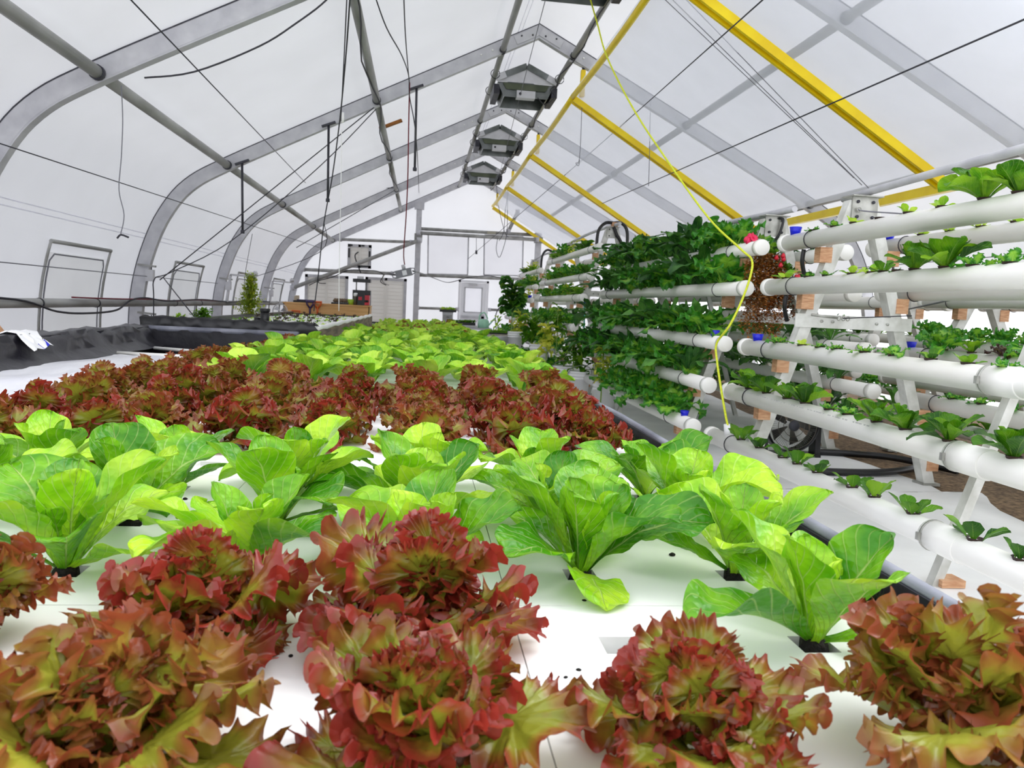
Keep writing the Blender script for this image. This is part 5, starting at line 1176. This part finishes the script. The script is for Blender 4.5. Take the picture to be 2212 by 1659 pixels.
# couplings with worm clamps on the near pipes
_pp = [o for o in rack1.children if o.name.startswith('pipe')]
for (s, pi, x, z), o in zip(pipes1, _pp):
    if s == -1:
        yc = {0: 2.1, 1: 2.2, 2: 3.15, 3: 3.17, 4: 3.12}[pi]
        MB().lathe([(PR, -0.12), (PR+0.008, -0.12), (PR+0.008, 0.10), (PR, 0.10)], (x, yc-0.03, z), 22, 'y').build('coupling', m_pvc, o)
        MB().lathe([(PR+0.008, -0.006), (PR+0.011, -0.006), (PR+0.011, 0.006), (PR+0.008, 0.006)], (x, yc+0.05, z), 22, 'y').build('hose_clamp', m_plate, o)
        MB().box((x-PR-0.022, yc+0.04, z-0.02), (x-PR-0.008, yc+0.06, z+0.015)).build('clamp_screw', m_plate, o)
# faint printed line along one pipe
m_print = mat('grey_print', srgb(196, 196, 192), 0.5)
b = MB(); x4 = [q for q in pipes1 if q[0] == -1 and q[1] == 3][0]
for i in range(44):
    y = 5.4-i*0.036
    if i % 7 == 3: continue
    a = D(150); b.box((x4[2]-PR*0.80-0.002, y, x4[3]+PR*0.55), (x4[2]-PR*0.80+0.002, y+0.014+0.008*(i % 3), x4[3]+PR*0.55+0.006))
b.build('printed_line', m_print, _pp[3])
MB().box((2.48, 3.24, 0.005), (2.6, 3.34, 0.04)).build('foot_block', m_wood, rack1)
# black drain hoses at pipe ends
def hose(pts, r, lab, parent):
    MB().path(smooth_path(pts, 6), r, 8).build('drain_hose', m_black, parent)
for i in (0, 1):
    s, pi, x, z = pipes1[i]
    hose([(x+0.02, 5.62, z-PR), (x+0.02, 5.63, z-0.16), (x+0.06, 5.65, z-0.26)], 0.017, '', rack1)
s, pi, x, z = pipes1[5]; hose([(x, 5.62, z-PR), (x, 5.62, z-0.2), (x+0.06, 5.6, z-0.3), (x+0.15, 5.6, z-0.34)], 0.02, '', rack1)
a3 = Vector((3.225, 13.2, 2.68))
hose([a3+Vector((0.0, -0.05, 0.07)), a3+Vector((-0.14, -0.08, 0.06)), a3+Vector((-0.26, -0.1, -0.08)), a3+Vector((-0.28, -0.1, -0.36))], 0.028, '', rack3)
hose([a3+Vector((0.0, -0.05, 0.07)), a3+Vector((0.14, -0.08, 0.07)), a3+Vector((0.24, -0.1, -0.06)), a3+Vector((0.26, -0.1, -0.40))], 0.028, '', rack3)
hose([a3+Vector((0.0, -0.07, 0.03)), a3+Vector((0.06, -0.1, -0.12)), a3+Vector((0.16, -0.1, -0.30)), a3+Vector((0.17, -0.1, -0.62))], 0.028, '', rack3)
MB().box((3.2, 13.1, 2.69), (3.3, 13.2, 2.76)).build('top_block', m_wood, rack3)
a4 = Vector((3.225, 19.0, 2.62)); hose([a4, a4+Vector((-0.2, -0.08, 0.05)), a4+Vector((-0.32, -0.1, -0.12)), a4+Vector((-0.33, -0.1, -0.5))], 0.028, '', rack4)
a2 = Vector((3.225, 6.95, 2.18)); hose([a2+Vector((0.02, -0.07, -0.02)), a2+Vector((0.05, -0.1, -0.04)), a2+Vector((0.03, -0.09, -0.16)), a2+Vector((-0.0, -0.07, -0.22))], 0.012, '', rack2)
# turnbuckle wires of the near rack frame
t = thing('turnbuckle_wire', 'steel turnbuckle and wire across the near rack frame below the second pipe', 'turnbuckle', (3.2, 5.4, 1.26))
MB().tube((2.86, 5.40, 1.275), (3.06, 5.39, 1.262), 0.010, 8).build('barrel', m_plate, t); MB().tube((3.10, 5.39, 1.26), (3.45, 5.1, 1.30), 0.004, 6).build('wire', m_wire, t)
for q in range(3): MB().path([(3.07+q*0.035+0.014*math.cos(a), 5.388, 1.258+0.016*math.sin(a)) for a in np.linspace(0, 6.28, 11)[:-1]], 0.004, 5, closed=True).build('clip', m_plate, t)
t = thing('apex_wire', 'doubled grey wire hooked to the near rack apex plate', 'wire', (3.2, 5.4, 2.05))
MB().path(smooth_path([(3.16, 5.43, 2.06), (3.22, 5.38, 2.045), (3.4, 5.1, 2.0), (3.55, 4.9, 1.94)]), 0.005, 6).build('wire', m_greywire, t); MB().path([(3.17+0.015*math.cos(a), 5.42, 2.06+0.015*math.sin(a)) for a in np.linspace(0, 6.28, 11)[:-1]], 0.004, 5, closed=True).build('clip', m_plate, t)
wire([(3.75, 2.2, 1.85), (5.1, 8.0, 1.35)], 0.008, m_greywire, 'slanting grey wire behind the big lettuces of the near rack')
for i, (za, zb) in enumerate([(1.75, 1.72), (2.02, 2.02)]): wire([(6.9, 3.0, za+0.1), (6.9, 12.0, zb+0.1)], 0.006, m_greywire, 'thin level wire along the far side wall, %s' % ['lower one', 'upper one'][i])

# blue cups and red or blue plugs
CUP = MB().lathe([(0, 0), (0.026, 0), (0.036, 0.05), (0.033, 0.05), (0.024, 0.006), (0, 0.006)], (0, 0, 0), 14).mesh('blue_cup', m_blue)
CUPR = MB().lathe([(0, 0), (0.026, 0), (0.036, 0.05), (0.033, 0.05), (0.024, 0.006), (0, 0.006)], (0, 0, 0), 14).mesh('red_cup', m_red)
CUPW = MB().lathe([(0, 0), (0.032, 0), (0.044, 0.085), (0.040, 0.085), (0.03, 0.006), (0, 0.006)], (0, 0, 0), 16).mesh('white_cup', m_bucket)
def top(pipes, s, pi):
    q = [a for a in pipes if a[0] == s and a[1] == pi][0]; return q[2], q[3]+PR-0.012
def cup(pipes, s, pi, y, lab, me=None, sc=1.0):
    x, z = top(pipes, s, pi); me = me or CUP; o = link(me.name, me); o.location = (x, y, z); o.scale = (sc,)*3; tag(o, lab, 'cup', 'plug cups in the pipes')
cup(pipes1, -1, 0, 5.74, 'blue cup on the end of the near rack top pipe', sc=1.3); cup(pipes1, -1, 2, 5.68, 'blue cup on the end of the near rack middle pipe', sc=1.2)
cup(pipes1, 1, 2, 5.68, 'blue cup on the back middle pipe of the near rack', sc=1.1); cup(pipes2, -1, 2, 6.55, 'blue cup on the end of the kale rack middle pipe', sc=1.2); cup(pipes2, -1, 4, 6.55, 'blue cup on the end of the lowest kale rack pipe', sc=1.1)
cup(pipes1, -1, 4, 5.55, 'white cup with the yellow rope in it on the lowest near pipe', CUPW); cup(pipes3, -1, 5, 12.75, 'blue cup on the lowest pipe of the tall rack', sc=1.2)
cup(pipes1, 1, 0, 5.7, 'blue cup on the back top pipe of the near rack', sc=1.2)
for i in range(4): cup(pipes3, 1, 1, 12.7+0.28*i, 'blue cup on the back of the tall rack, %s of four' % ORDN[i+1], sc=1.5)
for i in range(3): cup(pipes3, 1, 2, 12.9+0.3*i, 'red cup in the row on the back of the tall rack, %s of three' % ORDN[i+1], CUPR, sc=1.5)
for i in range(2): cup(pipes4, -1, 2+i, 18.9, 'blue cup on the end of the farthest rack, %s of two' % ['upper', 'lower'][i], sc=1.5)

# ---- plants in the pipes
def kale_items(rng, n=13, L=0.30):
    out = []; a0 = rng.uniform(0, 6.3)
    for i in range(n):
        q = (i+0.5)/n; l = L*(0.55+0.5*q)*rng.uniform(0.85, 1.1)
        me = blade_leaf('leaf', m_kale, l, l*rng.uniform(0.22, 0.30), D(88-48*q+rng.uniform(-10, 10)), D(12+92*q+rng.uniform(-15, 30)), cup=rng.uniform(-0.3, 0.5), nu=6, nv=12, rng=rng, wave=0.10, peak=0.6, stem=0.10, teeth=0.12, bl=0.05)
        out.append((me, rz_mat(a0+i*GA, 0, 0.0)))
    return out
def curly_items(rng, n=8, L=0.22, m=m_curly, W=0.11):
    out = []; a0 = rng.uniform(0, 6.3)
    for i in range(n):
        q = (i+0.5)/n; me = frill_leaf('leaf', m, L*(0.7+0.4*q)*rng.uniform(0.85, 1.1), W*rng.uniform(0.85, 1.15), D(82-50*q+rng.uniform(-8, 8)), D(15+80*q+rng.uniform(-15, 20)), 5.5, 0.014*L/0.22, 56, 5, rng, stem0=0.1, teeth=0.07, stemw=0.006)
        out.append((me, rz_mat(a0+i*GA, 0, 0.0)))
    return out
def lettuce_items(rng, n=9, L=0.17, m=m_midgreen, open_=0.8): return romaine_items(n, L, m, rng, wide=1.05, lo='mid', open_=open_)
def cluster_items(rng, m=m_yellowleaf, n=14, L=0.10):
    out = []
    for i in range(n):
        q = (i+0.5)/n; me = blade_leaf('leaf', m, L*rng.uniform(0.7, 1.3), L*0.55, D(rng.uniform(-10, 70)), D(rng.uniform(20, 110)), cup=0.2, nu=4, nv=7, rng=rng, wave=0.12, peak=0.5, stem=0.06, teeth=0.2)
        out.append((me, rz_mat(i*GA, 0, rng.uniform(0.0, 0.20))))
    return out
rng = np.random.default_rng(11)
T_K = [kale_items(rng, 12, 0.46) for i in range(5)]; T_C = [curly_items(rng, 12, 0.30, m_curly, 0.15) for i in range(4)]; T_L = [lettuce_items(rng, 11, 0.17, m_midgreen, 1.15) for i in range(4)]
T_BIG = [lettuce_items(rng, 14, 0.24, m_midgreen, 1.15) for i in range(3)]
T_Y = [cluster_items(rng) for i in range(3)]
K1 = [join_mesh('kale', a) for a in T_K]; C1 = [join_mesh('curly_kale', a) for a in T_C]; L1 = [join_mesh('pipe_lettuce', a) for a in T_L]; Y1_ = [join_mesh('yellow_plant', a) for a in T_Y]
CUPM = MB().lathe([(0.0, -0.01), (0.026, -0.01), (0.032, 0.016), (0.036, 0.018), (0.030, 0.018), (0.024, -0.004)], (0, 0, 0), 12).mesh('net_cup', mat('brown_cup', srgb(64, 44, 34), 0.6, 0, srgb(40, 26, 20), 20))
def seed_items(rng, m, n, L): return seedling_items(m, n, L, rng, 0.62)
T_S = [seed_items(rng, m_rompale, 5, 0.085) for i in range(2)]+[seed_items(rng, m_midgreen, 5, 0.08) for i in range(3)]
T_CS = [curly_items(rng, 5, 0.085, m_curly, 0.055) for i in range(3)]
T_DK = [curly_items(rng, 7, 0.17, m_darkfrill, 0.07)]
PN = ['top', 'second', 'middle', 'fourth', 'lowest', 'bottom']
def put(pipes, s, pi, y, items, kind, cat, rackname, n, sc=1.0, cupped=True):
    x, z = top(pipes, s, pi); side = '' if s < 0 else 'back '
    t = plant(kind, items, (x, y, z), '%s, %s%s pipe of the %s, %s from the far end' % (kind.replace('_', ' '), side, PN[pi], rackname, ORDN[n]), cat, 'plants in the %s' % rackname, rz=random.uniform(0, 6.3), sc=sc)
    if cupped: link('net_cup', CUPM, t).scale = (1/sc,)*3
    return t
SMALL = 'pipe_seedling'
spec1 = {
 0: [(1757, 'c', .8), (1803, 'c', .9), (1845, 's', 1.0), (1900, None, 1), (1962, 's', 1.0), (2033, 's', 1.0), (2125, 'B', 1.0), (2200, 'B', 0.8)],
 1: [(1697, 's', 1.3), (1745, 'c', .7), (1785, 'c', .8), (1840, 's', 1.0), (1880, 's', 1.1), (1908, 'g', 1.3), (1938, 'c', .5), (1975, 'B', .82), (2040, 'B', .95), (2100, 'c', 1.3), (2180, 'c', 1.3)],
 2: [(1678, 'c', 1.3), (1732, 's', .8), (1770, 'c', .8), (1805, 'c', .9), (1868, 'c', .9), (1930, 'c', 1.2), (2010, 'g', 1.0), (2090, 'g', 1.0), (2170, 'c', 1.0)],
 3: [(1618, 'L', 1.15), (1655, 'L', 1.0), (1700, 'L', 1.0), (1738, 'L', 1.1), (1790, 'c', 1.0), (1830, 'c', 1.0), (1893, 'L', 1.05), (1955, 'L', 1.0), (2050, 'L', 1.1), (2190, 'L', 1.15)],
 4: [(1600, 'g', 1.9), (1640, 'g', 1.5), (1690, 'g', 1.4), (1722, 'g', 1.6), (1765, 'g', 1.4), (1840, 'g', 1.5), (1888, 'g', 1.6), (1972, 'g', 1.7), (2105, 'g', 1.7), (2205, 'g', 1.2)],
}
for pi, lst in spec1.items():
    for n, (px, kd, sc) in enumerate(lst):
        x, z = top(pipes1, -1, pi); y = pipe_y(px, x, z)
        if kd is None:
            t = thing('empty_net_cup', 'empty net cup on the top pipe of the near rack', 'cup', (x, y, z)); link('net_cup', CUPM, t); continue
        it = {'s': T_S[n % 2], 'g': T_S[2+n % 3], 'c': T_CS[n % 3], 'B': T_BIG[n % 3], 'L': T_L[n % 4]}[kd]
        put(pipes1, -1, pi, y, it, {'s': 'pale_lettuce_seedling', 'g': 'leafy_green_seedling', 'c': 'curly_kale_seedling', 'B': 'big_lettuce', 'L': 'pipe_lettuce'}[kd], 'plant', 'near rack', n+1, sc)
# back side of the near rack
for pi in range(5):
    for n in range(12):
        y = 5.3-n*0.30
        if y < 1.9: continue
        kd = [T_S[1], T_CS[n % 3], T_S[2+n % 3], T_CS[n % 3], T_CS[n % 3]][pi]
        if pi == 2: kd = [T_C[n % 4], T_L[n % 4], T_DK[0], T_C[(n+1) % 4]][n % 4]
        put(pipes1, 1, pi, y, kd, ['pale_lettuce_seedling', 'curly_kale_seedling', 'leafy_plant', 'curly_kale_seedling', 'curly_kale_seedling'][pi], 'plant', 'near rack', n+1, 1.0 if pi != 2 else 0.8)
# kale rack, pond side: crowded
for pi in range(5):
    for n in range(17):
        y = 6.85+n*0.28
        r = rng.random(); x, z = top(pipes2, -1, pi); kind, it = ('kale', T_K[int(rng.integers(5))]) if r < (0.62 if pi < 3 else 0.35) else ('curly_kale', T_C[int(rng.integers(4))])
        if pi == 0 and n < 3: kind, it = 'curly_kale', T_C[n]
        if pi == 4 and n > 7: continue
        sc = rng.uniform(1.0, 1.4) if kind == 'kale' else rng.uniform(1.1, 1.45)
        lab = '%s, %s pipe of the kale rack, %s from the near end' % (kind.replace('_', ' '), PN[pi], ORDN[n+1])
        if n < 9: plant(kind, it, (x, y, z), lab, 'kale', 'kale rack plants', rz=rng.uniform(0, 6.3), sc=sc)
        else: plant1(kind, (K1 if kind == 'kale' else C1)[int(rng.integers(4))], (x, y, z), lab, 'kale', 'kale rack plants', rz=rng.uniform(0, 6.3), sc=sc)
    for n in range(12):
        y = 6.9+n*0.4; x, z = top(pipes2, 1, pi)
        plant1('kale', K1[int(rng.integers(5))], (x, y, z), 'kale, back %s pipe of the kale rack, %s from the near end' % (PN[pi], ORDN[n+1]), 'kale', 'kale rack plants', rz=rng.uniform(0, 6.3), sc=rng.uniform(0.7, 0.95))
# tall and farthest racks
for nm, pipes, y0, y1 in (('tall rack', pipes3, 12.9, 17.4), ('farthest rack', pipes4, 18.9, 22.5)):
    for s, pi, x, z0 in pipes:
        if s > 0 and pi < 3: continue
        z = z0+PR-0.012
        for n in range(int((y1-y0)/0.33)):
            y = y0+n*0.33; r = rng.random()
            if pi == 0 and s < 0 and (n < 2): continue
            if s < 0: kind, me = [('pipe_lettuce', L1), ('yellow_plant', Y1_), ('curly_kale', C1)][int(rng.choice(3, p=[0.6, 0.15, 0.25] if pi < 3 else [0.25, 0.25, 0.5]))]
            else: kind, me = 'kale', K1
            plant1(kind, me[int(rng.integers(len(me)))], (x, y, z), '%s, %s%s pipe of the %s, %s from its near end' % (kind.replace('_', ' '), 'back ' if s > 0 else '', PN[pi], nm, ORDN[n+1]), 'plant', 'plants of the %s' % nm, rz=rng.uniform(0, 6.3), sc=rng.uniform(0.85, 1.25))
# racks by the far wall
for nm, pipes, y0 in (('rack by the far side wall', pipesB, 2.6), ('second rack by the far side wall', pipesC, 8.2)):
    for s, pi, x, z0 in pipes:
        if pi == 0: continue
        for n in range(15):
            z = z0+PR-0.012; y = y0+n*0.31; kind, me = [('kale', K1), ('curly_kale', C1), ('pipe_lettuce', L1)][int(rng.integers(3))]
            plant1(kind, me[int(rng.integers(len(me)))], (x, y, z), '%s, %s%s pipe of the %s, %s along' % (kind.replace('_', ' '), 'wall-side ' if s > 0 else '', PN[pi], nm, ORDN[n+1]), 'plant', 'plants of the %s' % nm, rz=rng.uniform(0, 6.3), sc=rng.uniform(0.55, 0.85))
# bushy plants growing from the buckets
for i, ((t0, q), kind, sc) in enumerate(zip(BUCK[:3]+[BUCK[3]], ('y', 'c', 'c', 'y'), (1.2, 1.5, 1.3, 1.2))):
    items = cluster_items(rng, m_yellowleaf if kind == 'y' else m_curly if False else m_midgreen, 30, 0.11)
    t = plant('bucket_plant', items, (q.x+0.02, q.y, 0.34), 'bushy leafy plant growing out of %s' % ['the nearest white bucket', 'the second white bucket', 'the third white bucket', 'the stacked white buckets'][i], 'plant', 'bucket plants', sc=sc*1.15)
    link('stem', MB().tube((0, 0, -0.1), (0, 0, 0.18), 0.008, 6).mesh('stem', m_stalk), t)
# big collard hanging at the farthest rack, yellowing vines below
p = P(1108, 645, y=18.3)
items = []
for i in range(60):
    a = i*GA; h = rng.uniform(-0.38, 0.36); l = rng.uniform(0.26, 0.40)
    me = blade_leaf('leaf', m_kale if i % 3 else m_midgreen, l, l*0.75, D(rng.uniform(0, 60)), D(rng.uniform(30, 110)), nu=4, nv=7, rng=rng, wave=0.05)
    items.append((me, rz_mat(a, 0, h)))
t = plant('collard_bush', items, (p.x, p.y, p.z), 'large round dark collard bush beside the farthest rack', 'plant'); link('stem', MB().tube((0, 0, -p.z+0.003), (0, 0, 0.3), 0.012, 6).mesh('stem', m_stalk), t)
for i, (px, py, y, m, n, L, lab) in enumerate([(1125, 705, 16.2, m_yellowleaf, 60, 0.19, 'yellowing leafy plant below the dark collard bush'), (1182, 735, 12.6, m_yellowleaf, 60, 0.17, 'yellow green vine hanging over the bucket stack'), (1148, 715, 14.0, m_midgreen, 34, 0.26, 'mid green chard plant between the buckets'), (1075, 705, 18.0, m_rompale, 14, 0.16, 'pale leafy plant beside the watering can'), (1205, 690, 12.7, m_midgreen, 30, 0.17, 'mid green leafy plant at the tall rack leg'), (1240, 758, 11.0, m_midgreen, 44, 0.16, 'spreading green plant over the third bucket'), (1302, 792, 9.1, m_yellowleaf, 60, 0.10, 'olive bushy herb over the nearest buckets')]):
    p = P(px, py, y=y); items = []
    for j in range(n):
        l = L*rng.uniform(0.7, 1.2); me = blade_leaf('leaf', m, l, l*0.55, D(rng.uniform(-20, 75)), D(rng.uniform(20, 110)), nu=4, nv=7, rng=rng, wave=0.10, teeth=0.15); items.append((me, rz_mat(j*GA, 0, rng.uniform(-0.22, 0.22))))
    t = plant('leafy_plant', items, p, lab, 'plant'); link('stem', MB().tube((0, 0, -p.z+0.003), (0, 0, 0.2), 0.008, 6).mesh('stem', m_stalk), t)
# dry trailing plants between the near racks, with red flowers
def trailing(H, spread, n, rng):
    V = []; Fc = []; UV = []
    for st in range(n):
        a = rng.uniform(0, 6.3); r = spread*math.sqrt(rng.uniform(0, 1)); x0, y0 = r*math.cos(a), r*math.sin(a)*0.6; h = H*rng.uniform(0.5, 1.0)
        for q in range(int(h/0.016)):
            z = -q*0.016; w = 0.02*math.sin(q*0.4+a); al = rng.uniform(0, 6.3); l = rng.uniform(0.018, 0.034)
            pp = np.array([x0*(1+0.6*min(1, q*0.016/0.15))+w, y0+w*0.5, z]); dv = np.array([math.cos(al), math.sin(al), rng.uniform(-0.8, 0.3)])*l; sd = np.cross(dv, [0, 0, 1]); sd = sd/(np.linalg.norm(sd)+1e-6)*l*0.35
            o = len(V); V += [pp, pp+dv*0.5+sd, pp+dv, pp+dv*0.5-sd]; UV += [(0.5, 0), (1, .5), (.5, 1), (0, .5)]; Fc.append((o, o+1, o+2, o+3))
    return V, Fc, UV
m_dry = leaf_mat('dry_trailing_leaf', srgb(196, 140, 70), srgb(150, 84, 34), srgb(86, 46, 22), srgb(170, 120, 60), trans=0.25, rough=0.6)
FL = MB().lathe([(0, 0), (0.016, 0.004), (0.03, 0.02), (0.036, 0.03), (0.02, 0.026), (0, 0.02)], (0, 0, 0), 9).mesh('flower', m_pink)
FLR = MB().lathe([(0, 0), (0.012, -0.01), (0.022, -0.03), (0.012, -0.045), (0, -0.03)], (0, 0, 0), 8).mesh('flower', m_red)
for i, (px, py, y, H, sp) in enumerate([(1655, 548, 6.5, 0.80, 0.12), (1690, 590, 6.6, 0.45, 0.10)]):
    p = P(px, py, y=y); t = thing('trailing_plant', ['long dry brown trailing plant with red flowers between the near racks', 'shorter dry trailing plant beside the near rack leg'][i], 'plant', p)
    V, Fc, UV = trailing(H, sp, 210 if i == 0 else 110, rng); link('dry_foliage', make_mesh('dry_foliage', V, Fc, m_dry, uv=UV), t)
    link('green_crown', twiggy('green_crown', 0.08, 0.14, 24, m_midgreen, 0.05, rng, False), t)
    for q in range(4): o = link('flower', FLR, t); o.location = (rng.uniform(-0.1, 0.14), -0.08, rng.uniform(-0.12, 0.02))
p = P(1621, 517, y=6.5); t = thing('pink_flower', 'bright pink flower above the top kale pipe end', 'flower', p); 
for q in range(5): o = link('petal', FL, t); o.location = (0.022*math.cos(q*1.26), 0.01*math.sin(q), 0.022*math.sin(q*1.26)); o.rotation_euler = (1.2, 0, q)
link('stem', MB().tube((0, 0.01, -0.14), (0, 0.01, 0), 0.003, 5).mesh('stem', m_stalk), t)
# teal handled pole on the tall rack
q = P(1264, 645, y=12.9); t = thing('teal_pole', 'teal pole with a blue grip leaning on the tall rack', 'pole', P(1262, 720, y=12.9))
MB().tube(P(1261, 745, y=12.9), P(1263, 652, y=12.9), 0.012, 8).build('pole', m_teal, t); MB().tube(P(1263, 655, y=12.9), P(1264, 636, y=12.9), 0.02, 8).build('grip', m_blue, t)
